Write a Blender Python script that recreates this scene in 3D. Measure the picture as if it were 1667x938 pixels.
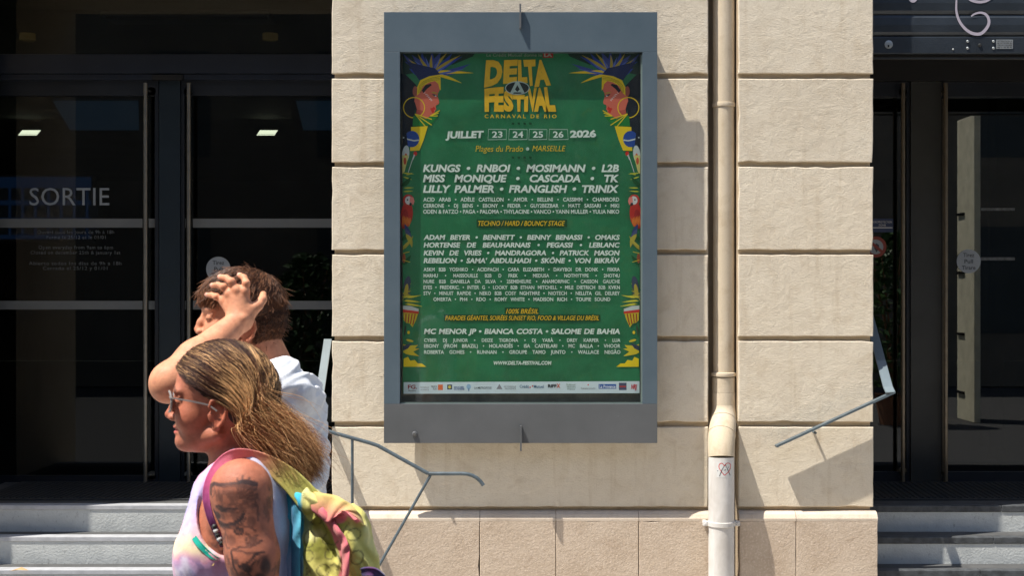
import bpy, bmesh, math, random
import numpy as np
from mathutils import Vector, Matrix
random.seed(7)
rng = np.random.default_rng(7)
C = bpy.context.scene.collection
scene = bpy.context.scene
for o in list(bpy.data.objects): bpy.data.objects.remove(o)

# ------------------------------------------------------------------ camera, sky, sun
F = 2310.0; CX = 833.5; CY = 469.0; CAMH = 1.75; CAMY = -7.0
cam = bpy.data.cameras.new('camera'); cam_o = bpy.data.objects.new('camera', cam); C.objects.link(cam_o)
cam_o.location = (0, CAMY, CAMH); cam_o.rotation_euler = (math.pi/2, 0, 0)
cam.sensor_width = 36; cam.lens = 36*F/1667.0; cam.clip_end = 400; cam.clip_start = 0.05
cam.dof.use_dof = True; cam.dof.focus_distance = 6.6; cam.dof.aperture_fstop = 14
scene.camera = cam_o
LD = Vector((2.05, 1.0, -4.75)).normalized()
world = bpy.data.worlds.new('World'); scene.world = world; world.use_nodes = True
wn = world.node_tree.nodes; wl = world.node_tree.links
sky = wn.new('ShaderNodeTexSky'); sky.sky_type = 'NISHITA'; sky.sun_disc = False
sky.sun_elevation = math.asin(-LD.z); sky.sun_rotation = math.atan2(-LD.x, -LD.y) % (2*math.pi)
wn['Background'].inputs['Strength'].default_value = 0.11
wl.new(sky.outputs[0], wn['Background'].inputs['Color'])
sd = bpy.data.lights.new('sun', 'SUN'); sd.energy = 5.0; sd.angle = math.radians(0.5); sd.color = (1.0, 0.945, 0.86)
so = bpy.data.objects.new('sun', sd); C.objects.link(so)
so.rotation_euler = LD.to_track_quat('-Z', 'Y').to_euler(); so.location = (-4, -6, 9)
scene.view_settings.view_transform = 'Standard'; scene.view_settings.look = 'None'
scene.view_settings.exposure = 0.68; scene.view_settings.gamma = 1.0

# ------------------------------------------------------------------ helpers
def P(px, py, D):                       # photograph measurement -> point of the place at distance D
    return Vector(((px-CX)/F*D, CAMY+D, CAMH-(py-CY)/F*D))
def sr(c):                              # sRGB 0..255 -> linear
    r = []
    for v in c[:3]:
        v = v/255.0
        r.append(v/12.92 if v <= .04045 else ((v+.055)/1.055)**2.4)
    return (r[0], r[1], r[2], 1)
class NT:
    def __init__(s, name):
        s.m = bpy.data.materials.new(name); s.m.use_nodes = True
        s.t = s.m.node_tree; s.n = s.t.nodes; s.l = s.t.links
        s.b = s.n['Principled BSDF']; s.out = s.n['Material Output']
    def new(s, ty, **kw):
        n = s.n.new(ty)
        for k, v in kw.items():
            if k in n.inputs: n.inputs[k].default_value = v
            else: setattr(n, k, v)
        return n
    def link(s, a, b): s.l.new(a, b)
    def coord(s, kind='Object', scale=(1,1,1), rot=(0,0,0)):
        tc = s.n.new('ShaderNodeTexCoord'); mp = s.n.new('ShaderNodeMapping')
        mp.inputs['Scale'].default_value = scale; mp.inputs['Rotation'].default_value = rot
        s.l.new(tc.outputs[kind], mp.inputs[0]); return mp.outputs[0]
    def pos(s, scale=(1,1,1), rot=(0,0,0)):
        g = s.n.new('ShaderNodeNewGeometry'); mp = s.n.new('ShaderNodeMapping')
        mp.inputs['Scale'].default_value = scale; mp.inputs['Rotation'].default_value = rot
        s.l.new(g.outputs['Position'], mp.inputs[0]); return mp.outputs[0]
    def noise(s, vec, scale, detail=4, rough=.55, dist=0):
        n = s.new('ShaderNodeTexNoise'); n.inputs['Scale'].default_value = scale
        n.inputs['Detail'].default_value = detail; n.inputs['Roughness'].default_value = rough
        n.inputs['Distortion'].default_value = dist
        s.l.new(vec, n.inputs['Vector']); return n.outputs['Fac']
    def ramp(s, fac, stops, interp='LINEAR'):
        r = s.n.new('ShaderNodeValToRGB'); cr = r.color_ramp; cr.interpolation = interp
        while len(cr.elements) < len(stops): cr.elements.new(.5)
        for e, (p, c) in zip(cr.elements, stops):
            e.position = p; e.color = c if len(c) == 4 else (*c, 1)
        s.l.new(fac, r.inputs[0]); return r.outputs[0]
    def mix(s, a, b, fac, mode='MIX'):
        n = s.n.new('ShaderNodeMix'); n.data_type = 'RGBA'; n.blend_type = mode
        for v, i in ((a, 6), (b, 7), (fac, 0)):
            if hasattr(v, 'links') or hasattr(v, 'is_linked'): s.l.new(v, n.inputs[i])
            else: n.inputs[i].default_value = v
        return n.outputs[2]
    def math(s, op, a, b=0.0):
        n = s.n.new('ShaderNodeMath'); n.operation = op
        for i, v in enumerate((a, b)):
            if hasattr(v, 'is_linked'): s.l.new(v, n.inputs[i])
            else: n.inputs[i].default_value = v
        return n.outputs[0]
    def bump(s, h, dist, strength=1.0, prev=None):
        n = s.n.new('ShaderNodeBump'); n.inputs['Distance'].default_value = dist; n.inputs['Strength'].default_value = strength
        s.l.new(h, n.inputs['Height'])
        if prev: s.l.new(prev, n.inputs['Normal'])
        s.l.new(n.outputs[0], s.b.inputs['Normal']); return n.outputs[0]
    def col(s, c):
        if hasattr(c, 'is_linked'): s.l.new(c, s.b.inputs['Base Color'])
        else: s.b.inputs['Base Color'].default_value = c
    def rough(s, v):
        if hasattr(v, 'is_linked'): s.l.new(v, s.b.inputs['Roughness'])
        else: s.b.inputs['Roughness'].default_value = v
def plain(name, c, rough=.6, metal=0, var=.12, scale=6, bump=0, bscale=60, spec=.5):
    t = NT(name); v = t.pos()
    n = t.noise(v, scale, 5, .6)
    lo = tuple(x*(1-var) for x in c[:3])+(1,); hi = tuple(min(1, x*(1+var)) for x in c[:3])+(1,)
    t.col(t.ramp(n, [(.3, lo), (.7, hi)])); t.rough(rough); t.b.inputs['Metallic'].default_value = metal
    t.b.inputs['Specular IOR Level'].default_value = spec
    if bump: t.bump(t.noise(v, bscale, 4, .6), bump)
    return t.m
def glass(name, tint, ior=1.5, dirt=0.0, rough=0.0, boost=1.0):
    t = NT(name); t.n.remove(t.b)
    tr = t.new('ShaderNodeBsdfTransparent'); tr.inputs[0].default_value = tint
    gl = t.new('ShaderNodeBsdfGlossy'); gl.inputs['Roughness'].default_value = rough; gl.inputs[0].default_value = (1,1,1,1)
    fr = t.new('ShaderNodeFresnel'); fr.inputs[0].default_value = ior
    fac = t.math('MULTIPLY', fr.outputs[0], boost)
    mx = t.new('ShaderNodeMixShader'); t.link(fac, mx.inputs[0]); t.link(tr.outputs[0], mx.inputs[1]); t.link(gl.outputs[0], mx.inputs[2])
    last = mx.outputs[0]
    if dirt:
        df = t.new('ShaderNodeBsdfDiffuse'); df.inputs[0].default_value = (.6,.6,.56,1)
        v = t.pos((1, 1, .35)); n1 = t.noise(v, 9, 6, .7, 1.5); n2 = t.noise(t.pos(), 40, 4, .7)
        f = t.math('MULTIPLY', t.ramp(n1, [(.52, (0,0,0,1)), (.8, (1,1,1,1))]), n2)
        f = t.math('ADD', t.math('MULTIPLY', f, dirt), dirt*.12)
        m2 = t.new('ShaderNodeMixShader'); t.link(f, m2.inputs[0]); t.link(last, m2.inputs[1]); t.link(df.outputs[0], m2.inputs[2]); last = m2.outputs[0]
    t.link(last, t.out.inputs[0]); return t.m
def emis(name, c, s):
    t = NT(name); t.b.inputs['Base Color'].default_value = (.02,.02,.02,1)
    t.b.inputs['Emission Color'].default_value = c; t.b.inputs['Emission Strength'].default_value = s; return t.m
def vcol(name, rough=.7, bump=0, bscale=300, spec=.3, sheen=0):
    t = NT(name); a = t.new('ShaderNodeVertexColor', layer_name='Col')
    v = t.coord('Object'); n = t.noise(v, 40, 4, .6)
    t.col(t.mix(a.outputs[0], (.82,.82,.82,1), n, 'MULTIPLY') if bump >= 0 else a.outputs[0])
    t.rough(rough); t.b.inputs['Specular IOR Level'].default_value = spec
    if sheen: t.b.inputs['Sheen Weight'].default_value = sheen
    if bump > 0: t.bump(t.noise(v, bscale, 3, .6), bump)
    return t.m
def mesh_obj(name, verts, faces, mat=None, parent=None, smooth=False, cols=None):
    me = bpy.data.meshes.new(name); me.from_pydata([tuple(v) for v in verts], [], faces)
    if mat: me.materials.append(mat)
    if smooth: me.polygons.foreach_set('use_smooth', [True]*len(me.polygons))
    if cols is not None:
        ca = me.color_attributes.new('Col', 'FLOAT_COLOR', 'POINT')
        ca.data.foreach_set('color', np.asarray(cols, dtype=np.float32).ravel())
    me.update()
    o = bpy.data.objects.new(name, me); C.objects.link(o)
    if parent: o.parent = parent
    return o
class MB:
    def __init__(s): s.v = []; s.f = []
    def add(s, vs, fs):
        k = len(s.v); s.v += [Vector(v) for v in vs]; s.f += [tuple(i+k for i in f) for f in fs]; return s
    def box(s, a, b):
        x0,x1 = sorted((a[0],b[0])); y0,y1 = sorted((a[1],b[1])); z0,z1 = sorted((a[2],b[2]))
        return s.add([(x0,y0,z0),(x1,y0,z0),(x1,y1,z0),(x0,y1,z0),(x0,y0,z1),(x1,y0,z1),(x1,y1,z1),(x0,y1,z1)],
              [(0,3,2,1),(4,5,6,7),(0,1,5,4),(1,2,6,5),(2,3,7,6),(3,0,4,7)])
    def bevbox(s, a, b, r):
        x0,x1 = sorted((a[0],b[0])); y0,y1 = sorted((a[1],b[1])); z0,z1 = sorted((a[2],b[2]))
        bm = bmesh.new(); bmesh.ops.create_cube(bm, size=1)
        for v in bm.verts:
            v.co = Vector(((x0+x1)/2+v.co.x*(x1-x0), (y0+y1)/2+v.co.y*(y1-y0), (z0+z1)/2+v.co.z*(z1-z0)))
        bmesh.ops.bevel(bm, geom=bm.edges[:], offset=r, segments=2, affect='EDGES', profile=.5)
        bm.verts.index_update()
        s.add([v.co.copy() for v in bm.verts], [tuple(v.index for v in f.verts) for f in bm.faces]); bm.free(); return s
    def tube(s, pts, rad, n=16, cap=True):
        pts = [Vector(p) for p in pts]; k = len(s.v); rads = rad if isinstance(rad, (list, tuple)) else [rad]*len(pts)
        up = None
        for i, p in enumerate(pts):
            d = (pts[min(i+1, len(pts)-1)]-pts[max(i-1, 0)]).normalized()
            if up is None:
                up = Vector((0,0,1)) if abs(d.z) < .9 else Vector((0,1,0))
            a = d.cross(up).normalized(); up = a.cross(d).normalized()
            for j in range(n):
                t = 2*math.pi*j/n; s.v.append(p+(a*math.cos(t)+up*math.sin(t))*rads[i])
        for i in range(len(pts)-1):
            for j in range(n):
                s.f.append((k+i*n+j, k+i*n+(j+1)%n, k+(i+1)*n+(j+1)%n, k+(i+1)*n+j))
        if cap:
            s.f.append(tuple(k+j for j in range(n))[::-1]); s.f.append(tuple(k+(len(pts)-1)*n+j for j in range(n)))
        return s
    def bar(s, pts, side, w, h):          # flat bar along pts; width w along `side`, thickness h
        pts = [Vector(p) for p in pts]; k = len(s.v); side = Vector(side).normalized()
        for i, p in enumerate(pts):
            d = (pts[min(i+1, len(pts)-1)]-pts[max(i-1, 0)]).normalized()
            a = (side-d*side.dot(d)).normalized(); b = d.cross(a).normalized()
            for sa, sb in ((-1,-1),(1,-1),(1,1),(-1,1)): s.v.append(p+a*sa*w/2+b*sb*h/2)
        for i in range(len(pts)-1):
            for j in range(4): s.f.append((k+i*4+j, k+i*4+(j+1)%4, k+(i+1)*4+(j+1)%4, k+(i+1)*4+j))
        s.f.append((k+3,k+2,k+1,k)); m = k+(len(pts)-1)*4; s.f.append((m,m+1,m+2,m+3)); return s
    def build(s, name, mat, parent=None, smooth=False):
        o = mesh_obj(name, s.v, s.f, mat, parent, smooth)
        bm = bmesh.new(); bm.from_mesh(o.data); bmesh.ops.recalc_face_normals(bm, faces=bm.faces); bm.to_mesh(o.data); bm.free()
        if smooth: o.data.set_sharp_from_angle(angle=math.radians(38))
        return o
def thing(name, label, cat, loc=(0,0,0), group=None):
    o = bpy.data.objects.new(name, None); C.objects.link(o); o.location = loc
    o['label'] = label; o['category'] = cat
    if group: o['group'] = group
    return o
def tag(o, label, cat, group=None):
    o['label'] = label; o['category'] = cat
    if group: o['group'] = group
    return o
def adopt(root, kids):                  # children were built in world space; root sits at its base
    bpy.context.view_layer.update()
    for k in kids:
        k.parent = root; k.matrix_parent_inverse = root.matrix_world.inverted()
def struct(o): o['kind'] = 'structure'; return o
# ------------------------------------------------------------------ materials of the setting
def stucco(name, c_hi, c_lo, stain, bdist=.0035, seed=0.0, fine=70):
    t = NT(name); v = t.pos(); v2 = t.pos((1,1,1.9), (0, .6, 0))
    n0 = t.noise(v, 2.3, 5, .6, .3); n1 = t.noise(v, 11, 6, .65, .6)
    c = t.ramp(n0, [(.3, c_lo), (.66, c_hi)])
    c = t.mix(c, stain, t.math('MULTIPLY', t.ramp(n1, [(.5, (0,0,0,1)), (.78, (1,1,1,1))]), .42))
    n3 = t.noise(v, 240, 3, .6)
    c = t.mix(c, t.ramp(n3, [(.3, (.86,.85,.83,1)), (.6, (1,1,1,1))]), .7, 'MULTIPLY')
    pit = t.ramp(t.noise(v, 33, 2, .5, .5), [(.18, (.45,.40,.34,1)), (.23, (1,1,1,1))])
    c = t.mix(c, pit, .7, 'MULTIPLY')
    oi = t.new('ShaderNodeObjectInfo'); c = t.mix(c, t.ramp(oi.outputs['Random'], [(0, (.93,.92,.90,1)), (1, (1.02,1.01,.99,1))]), 1.0, 'MULTIPLY')
    st_ = t.ramp(t.noise(t.pos((1,1,.08)), 17, 5, .65, .3), [(.54, (1,1,1,1)), (.72, (.80,.75,.68,1))]); c = t.mix(c, st_, .55, 'MULTIPLY')
    t.col(c); t.rough(.86); t.b.inputs['Specular IOR Level'].default_value = .25
    a = t.noise(v2, fine, 6, .66, 1.3); b = t.noise(v, 13, 4, .55, .7); d = t.noise(v, 210, 3, .6)
    ridges = t.ramp(t.noise(v2, 26, 5, .6, 2.2), [(.44, (0,0,0,1)), (.5, (1,1,1,1)), (.56, (.2,.2,.2,1))])
    h = t.math('ADD', t.math('MULTIPLY', a, .55), t.math('MULTIPLY', b, 1.0))
    h = t.math('ADD', h, t.math('MULTIPLY', d, .16)); h = t.math('ADD', h, t.math('MULTIPLY', ridges, .10))
    t.bump(h, bdist); return t.m
M = {}
M['stucco'] = stucco('painted_stucco', (.79,.71,.575,1), (.71,.625,.495,1), (.50,.39,.26,1), .0055)
M['joint'] = stucco('recessed_joint', (.56,.46,.33,1), (.46,.37,.26,1), (.33,.24,.16,1), .0015)  # darker tan than the blocks: shade of the recess put into the colour
t = NT('plinth_stone'); v = t.pos()
c = t.ramp(t.noise(v, 5, 6, .6, .5), [(.3, (.46,.36,.265,1)), (.7, (.57,.47,.365,1))])
c = t.mix(c, (.70,.58,.47,1), t.ramp(t.noise(v, 90, 3, .6), [(.5, (0,0,0,1)), (.75, (.7,.7,.7,1))]))
c = t.mix(c, (.30,.20,.13,1), t.math('MULTIPLY', t.ramp(t.noise(v, 14, 5, .7, 1), [(.58, (0,0,0,1)), (.72, (1,1,1,1))]), .35))
t.col(c); t.rough(.9); t.b.inputs['Specular IOR Level'].default_value = .2
h = t.math('ADD', t.noise(v, 130, 4, .65), t.math('MULTIPLY', t.noise(v, 38, 3, .5, .6), .8)); t.bump(h, .0026); M['plinth'] = t.m
M['plinth_band'] = stucco('dressed_stone', (.66,.57,.47,1), (.56,.47,.38,1), (.38,.29,.21,1), .0015)
t = NT('blue_grey_frame'); v = t.pos()
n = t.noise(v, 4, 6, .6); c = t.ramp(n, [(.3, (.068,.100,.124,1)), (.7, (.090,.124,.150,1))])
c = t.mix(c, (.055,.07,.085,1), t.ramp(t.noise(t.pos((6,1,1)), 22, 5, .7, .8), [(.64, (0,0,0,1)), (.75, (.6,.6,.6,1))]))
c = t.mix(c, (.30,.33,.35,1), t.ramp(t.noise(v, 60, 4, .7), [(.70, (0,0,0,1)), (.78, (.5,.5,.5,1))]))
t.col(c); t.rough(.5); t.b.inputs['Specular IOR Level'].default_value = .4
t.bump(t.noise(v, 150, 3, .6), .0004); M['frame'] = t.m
t = NT('grey_frame_worn'); v = t.pos()  # bottom rail, fins and bolt: more neutral grey than the other rails
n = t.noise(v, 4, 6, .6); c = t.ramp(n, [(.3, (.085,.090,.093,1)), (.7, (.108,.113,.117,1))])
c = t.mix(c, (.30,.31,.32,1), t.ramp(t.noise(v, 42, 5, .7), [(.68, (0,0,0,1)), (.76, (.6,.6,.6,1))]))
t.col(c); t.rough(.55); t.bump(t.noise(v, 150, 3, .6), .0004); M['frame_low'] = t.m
M['rail'] = plain('grey_rail_paint', (.075,.10,.115,1), .45, .0, .25, 30, .0004, 200)
M['steel'] = plain('brushed_steel', (.30,.30,.29,1), .32, .9, .15, 20)
M['bronze_steel'] = plain('warm_steel', (.23,.20,.16,1), .35, .9, .15, 20)
M['darkmetal'] = plain('dark_navy_metal', (.012,.016,.024,1), .45, .2, .3, 3)
M['blackmetal'] = plain('black_metal', (.008,.008,.009,1), .5, .2, .3, 3)
M['mulliongrey'] = plain('dark_grey_metal', (.035,.036,.034,1), .5, .3, .2, 4)
M['doorglass'] = glass('tinted_door_glass', (.42,.45,.44,1), 1.5, .0, .0, .9)
M['coatedglass'] = glass('coated_door_glass', (.36,.38,.36,1), 1.5, .0, .0, 2.4)
M['caseglass'] = glass('case_glass', (.98,.99,.98,1), 1.4, .035, .02, .45)
M['band'] = plain('frosted_band', (.12,.13,.135,1), .6, 0, .06, 9)
M['letter'] = plain('frosted_letter', (.21,.24,.27,1), .6, 0, .04, 9)
M['letterdim'] = plain('faded_letter', (.075,.085,.09,1), .7, 0, .5, 60)
M['sticker'] = plain('pale_sticker', (.24,.27,.30,1), .6, 0, .05, 9)
M['stickertext'] = plain('sticker_ink', (.03,.035,.05,1), .6, 0, .05, 9)
M['red'] = plain('red_ink', (.20,.03,.02,1), .6, 0, .1, 9)
M['white'] = plain('white_print', (.6,.6,.58,1), .6, 0, .05, 9)
M['bluesign'] = plain('blue_sign', (.02,.035,.09,1), .5, 0, .1, 9)
t = NT('step_riser_stone'); v = t.pos()
c = t.ramp(t.noise(v, 6, 6, .65, .4), [(.3, (.44,.46,.45,1)), (.7, (.58,.60,.58,1))])
c = t.mix(c, (.10,.10,.10,1), t.math('MULTIPLY', t.ramp(t.noise(t.pos((2.5,1,1)), 24, 5, .7, .4), [(.60, (0,0,0,1)), (.72, (1,1,1,1))]), .55))
t.col(c); t.rough(.85); t.bump(t.noise(v, 90, 4, .65), .003); M['riser'] = t.m
M['tread'] = plain('step_tread', (.065,.066,.066,1), .8, 0, .25, 12, .001, 90)
M['nosing'] = plain('metal_nosing', (.40,.41,.43,1), .55, .1, .15, 20)
M['darkstone'] = plain('dark_step_edge', (.055,.06,.065,1), .6, 0, .5, 26, .002, 80)
M['mat'] = plain('rubber_mat', (.022,.024,.025,1), .8, 0, .3, 90, .003, 120)
M['asphalt'] = plain('asphalt', (.06,.06,.06,1), .9, 0, .15, 60, .002, 300)
M['paving'] = plain('pale_paving', (.40,.37,.33,1), .85, 0, .12, 3, .002, 90)
M['curb'] = plain('kerb_stone', (.36,.35,.33,1), .85, 0, .15, 8, .002, 90)
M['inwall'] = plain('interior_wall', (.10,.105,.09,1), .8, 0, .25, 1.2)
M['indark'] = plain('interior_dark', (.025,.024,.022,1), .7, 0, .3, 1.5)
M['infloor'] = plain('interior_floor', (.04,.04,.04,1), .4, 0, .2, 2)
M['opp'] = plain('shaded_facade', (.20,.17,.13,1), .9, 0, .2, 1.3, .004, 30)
M['oppwin'] = plain('opposite_shutter', (.05,.06,.06,1), .5, 0, .2, 1.3)
M['leaf'] = plain('plant_leaf', (.05,.11,.03,1), .5, 0, .4, 12)
M['pot'] = plain('clay_pot', (.28,.13,.07,1), .8, 0, .15, 8)

# ------------------------------------------------------------------ ground
YB = -0.042                               # front plane of the plinth
struct(MB().box((-60,-60,-.3), (60,-4.2,-.12)).build('road', M['asphalt']))
struct(MB().box((-60,-4.196,-.3), (60,-4.05,.0)).build('kerb', M['curb']))
pv = struct(MB().box((-60,-4.046,-.3), (60,1.9,-.004)).build('pavement', M['paving']))

# ------------------------------------------------------------------ the wall between the two entrances
XL = P(540,0,7).x; XR = P(1422,0,7).x; XG0 = P(1154,0,7).x; XG1 = P(1201,0,7).x
def Zw(py, D=7.0): return CAMH-(py-CY)/F*D
wall = thing('stone_wall', 'cream stuccoed wall of big rusticated blocks between the two glass entrances', 'wall', ((XL+XR)/2, .5, 0))
kids = []
m = MB(); m.box((XL+.012,.022,0), (XG0,1.15,4.6)); m.box((XG1,.022,0), (XR-.012,1.15,4.6)); m.box((XG0-.002,.15,0), (XG1+.002,1.149,4.6))
kids.append(m.build('wall_core', M['joint']))
def block(x0, x1, z0, z1, yf, yb, name, mat, jit=.0017, bev=.0035):
    pts = []; nx = max(3, int((x1-x0)/.055)); nz = max(3, int((z1-z0)/.055))
    for i in range(nx): pts.append((x0+(x1-x0)*i/nx, z0, 0, -1))
    for i in range(nz): pts.append((x1, z0+(z1-z0)*i/nz, 1, 0))
    for i in range(nx): pts.append((x1-(x1-x0)*i/nx, z1, 0, 1))
    for i in range(nz): pts.append((x0, z1-(z1-z0)*i/nz, -1, 0))
    n = len(pts); V = []; cx, cz = (x0+x1)/2, (z0+z1)/2
    outer = []
    for (x, z, a, b) in pts:
        j = -abs(random.gauss(0, jit)); 
        if random.random() < .07: j -= random.uniform(.002, .006)
        outer.append((x+a*j, z+b*j))
    for ring, (ins, y) in enumerate(((0, yb), (0, yf+bev*.8), (bev, yf))):
        for (x, z) in outer:
            sx = 1 - ins/((x1-x0)/2); sz = 1 - ins/((z1-z0)/2)
            V.append((cx+(x-cx)*sx, y, cz+(z-cz)*sz))
    Fc = []
    for r in (0, 1):
        for i in range(n):
            j = (i+1) % n; Fc.append((r*n+i, r*n+j, (r+1)*n+j, (r+1)*n+i))
    Fc.append(tuple(2*n+i for i in range(n)))
    o = mesh_obj(name, V, Fc, mat, None, False)
    return o
jt = [(119.5,127.5),(264,271.5),(407,414.5),(548,555.5),(687.5,695.5),(826,832)]
rows = []; top = 4.6
for a, b in jt:
    rows.append((Zw(a), top)); top = Zw(b)
def split_rows(x0, x1):
    for (z0, z1) in rows:
        zz = [(z0, z1)]
        if z1 > 4: zz = [(z0, z0+.42), (z0+.444, z0+.864), (z0+.888, 4.6)]
        for a, b in zz: kids.append(block(x0, x1, a, b, 0.0, .0225, 'stone_block', M['stucco']))
split_rows(XL, XG0-.003); split_rows(XG1+.003, XR)
# plinth: dressed band on top of the slabs, each slab its own piece
def band(x0, x1, zt, zb):
    zm = zb-.012
    V = [(x0,.0215,zt),(x1,.0215,zt),(x0,-.012,zt-.003),(x1,-.012,zt-.003),(x0,-.030,zt-.014),(x1,-.030,zt-.014),(x0,YB,zb),(x1,YB,zb),(x0,YB,zm),(x1,YB,zm),(x0,.0215,zm),(x1,.0215,zm)]
    Fc = [(0,1,3,2),(2,3,5,4),(4,5,7,6),(6,7,9,8),(8,9,11,10),(10,11,1,0),(0,2,4,6,8,10),(1,11,9,7,5,3)]
    o = MB().add(V, Fc).build('plinth_coping', M['plinth_band']); return o
xe = [XL-.012] + [P(p,0,6.96).x for p in (781,905,1040)] + [XG0]
zt = Zw(832); zb = CAMH-(845-CY)/F*6.96
for i in range(len(xe)-1):
    a, b = xe[i]+.0012, xe[i+1]-.0012
    kids.append(band(a, b, zt, zb)); kids.append(block(a, b, .0, zb-.0115, YB, .0215, 'plinth_slab', M['plinth'], .0006, .003))
xe = [XG1] + [P(1296,0,6.96).x] + [XR+.012]
for i in range(len(xe)-1):
    a, b = xe[i]+.0012, xe[i+1]-.0012
    kids.append(band(a, b, zt, zb)); kids.append(block(a, b, .0, zb-.0115, YB, .0215, 'plinth_slab', M['plinth'], .0006, .003))
adopt(wall, kids)
# lintel building above, and the piers beyond the frame on both sides
XJL = -2.95; XJR = 4.6
far = thing('stone_wall', 'cream wall to the left of the exit doors, beside the jamb', 'wall', (XJL-1.5,.5,0)); 
adopt(far, [MB().box((XJL-3,0,0), (XJL,1.15,4.6)).build('wall_core', M['stucco'])])
far = thing('stone_wall', 'cream wall to the right of the shuttered entrance, beside the far jamb', 'wall', (XJR+1.5,.5,0)); 
adopt(far, [MB().box((XJR,0,0), (XJR+3,1.15,4.6)).build('wall_core', M['stucco'])])
up = thing('upper_facade', 'cream upper storeys of the building over both entrances', 'building', (0,.5,4.6))
adopt(up, [MB().box((XJL-3,.001,4.6), (XJR+3,6,9)).build('facade_wall', M['stucco'])])
# lintels over both openings
for x0, x1, lab, zz in ((XJL, XL+.012, 'stone lintel across the top of the left exit opening', 3.60), (XR-.012, XJR, 'stone lintel hidden above the roller shutter', 3.62)):
    o = thing('lintel', lab, 'lintel', ((x0+x1)/2, .3, zz)); adopt(o, [MB().box((x0+.001,.03,zz), (x1-.001,1.14,4.599)).build('lintel_stone', M['stucco'])])

# ------------------------------------------------------------------ steps
ZL = CAMH-(824-CY)/F*7.37; Z1 = CAMH-(875.5-CY)/F*7.20; Z2 = CAMH-(929.5-CY)/F*7.03
def steps(x0, x1, dark, lab):
    r = thing('steps', lab, 'steps', ((x0+x1)/2,.2,0)); r['kind'] = 'structure'
    ks = []
    spec = [(.37, 2.0, ZL), (.20, .37, Z1), (.03, .20, Z2), (-.17,.03, Z2-.12), (-.37,-.17, Z2-.24)]
    for i, (y0, y1, z) in enumerate(spec):
        ks.append(MB().box((x0,y0+.001,z-.5 if z-.5>0 else -.0), (x1,y1+.001,z-.012)).build('riser', M['riser']))
        if dark:
            nb = MB()
            x = x0
            while x < x1-.001:
                xn = min(x1, x+random.uniform(.5,.8)); nb.bevbox((x+.001,y0-.004,z-.033), (xn-.001,y0+.05,z+.001), .004); x = xn
            ks.append(nb.build('nosing', M['darkstone']))
            ks.append(MB().box((x0,y0+.0505,z-.0115), (x1,y1+.0005,z-.001)).build('tread', M['tread']))
        else:
            ks.append(MB().bevbox((x0,y0-.003,z-.020), (x1,y0+.075,z+.002), .0015).build('nosing', M['nosing']))
            ks.append(MB().box((x0,y0+.0755,z-.0115), (x1,y1+.0005,z-.001)).build('tread', M['tread']))
    adopt(r, ks)
steps(XJL, XL-.013, False, 'pale stone steps with grey metal nosings leading up to the exit doors')
steps(XR+.013, XJR, True, 'pale steps with dark worn stone edges under the right entrance')
# mats of ribbed rubber in front of the doors
for x0, x1, lab in ((XJL+.1, XL-.05, 'black ribbed mat before the exit doors'), (XR+.05, XJR-.1, 'black ribbed mat before the right doors')):
    m = MB(); m.box((x0,.55,ZL-.0005), (x1,1.25,ZL+.006))
    x = x0+.02
    while x < x1-.06:
        m.add([(x,.60,ZL+.0061),(x+.014,.60,ZL+.0061),(x+.054,1.2,ZL+.0061),(x+.04,1.2,ZL+.0061),(x+.003,.60,ZL+.012),(x+.011,.60,ZL+.012),(x+.051,1.2,ZL+.012),(x+.043,1.2,ZL+.012)],
              [(4,5,6,7),(0,1,5,4),(1,2,6,5),(2,3,7,6),(3,0,4,7)]); x += .034
    tag(m.build('door_mat', M['mat']), lab, 'mat')
# fallen leaf
lf = MB(); a = P(15,924,6.99); b = P(47,922,6.99); z = Z2+.004
lf.add([(a.x,-.01,z),((a.x+b.x)/2-.01,-.035,z+.012),(b.x,-.01,z+.004),((a.x+b.x)/2+.005,.015,z+.016),((a.x+b.x)/2,-.01,z+.006)],[(0,1,4),(1,2,4),(2,3,4),(3,0,4)])
tag(lf.build('dry_leaf', plain('dry_leaf', (.42,.27,.13,1), .8)), 'small dry brown leaf lying on the step below the exit doors', 'leaf')

# ------------------------------------------------------------------ text helper
def text_geo(s, bold=0.0, shear=0.0, space=1.0, word=1.0):
    cu = bpy.data.curves.new('t', 'FONT'); cu.body = s; cu.offset = bold; cu.shear = shear
    cu.space_character = space; cu.space_word = word; cu.resolution_u = 3
    ob = bpy.data.objects.new('t', cu); me = bpy.data.meshes.new_from_object(ob)
    n = len(me.vertices); co = np.empty(n*3, np.float32); me.vertices.foreach_get('co', co); co = co.reshape(-1,3)
    fs = [tuple(p.vertices) for p in me.polygons]
    bpy.data.objects.remove(ob); bpy.data.curves.remove(cu); bpy.data.meshes.remove(me)
    return co, fs
def text_px(s, x0, x1, y0, y1, D, bold=0, shear=0, space=1.0, word=None, lower=False, tilt=0):
    """lettering fitted to a measured rectangle on a plane at distance D; word = letter aspect for justified lines"""
    ref, _ = text_geo('H', bold)
    caph = ref[:,1].max()-ref[:,1].min(); base = ref[:,1].min()
    k = (y1-y0)/caph
    if word:                              # keep letter width, stretch the gaps
        wa = text_geo(s, bold, shear, space, 1.0)[0]; wb = text_geo(s, bold, shear, space, 2.0)[0]
        w1 = wa[:,0].max()-wa[:,0].min(); w2 = wb[:,0].max()-wb[:,0].min()
        need = (x1-x0)/(k*word); ws = 1+(need-w1)/max(1e-6, (w2-w1)); ws = max(.35, ws)
        co, fs = text_geo(s, bold, shear, space, ws)
    else: co, fs = text_geo(s, bold, shear, space)
    xa, xb = co[:,0].min(), co[:,0].max()
    u = (co[:,0]-xa)/(xb-xa); X = x0+u*(x1-x0); Y = y1-(co[:,1]-base)*k - tilt*u
    return X, Y, fs
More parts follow.
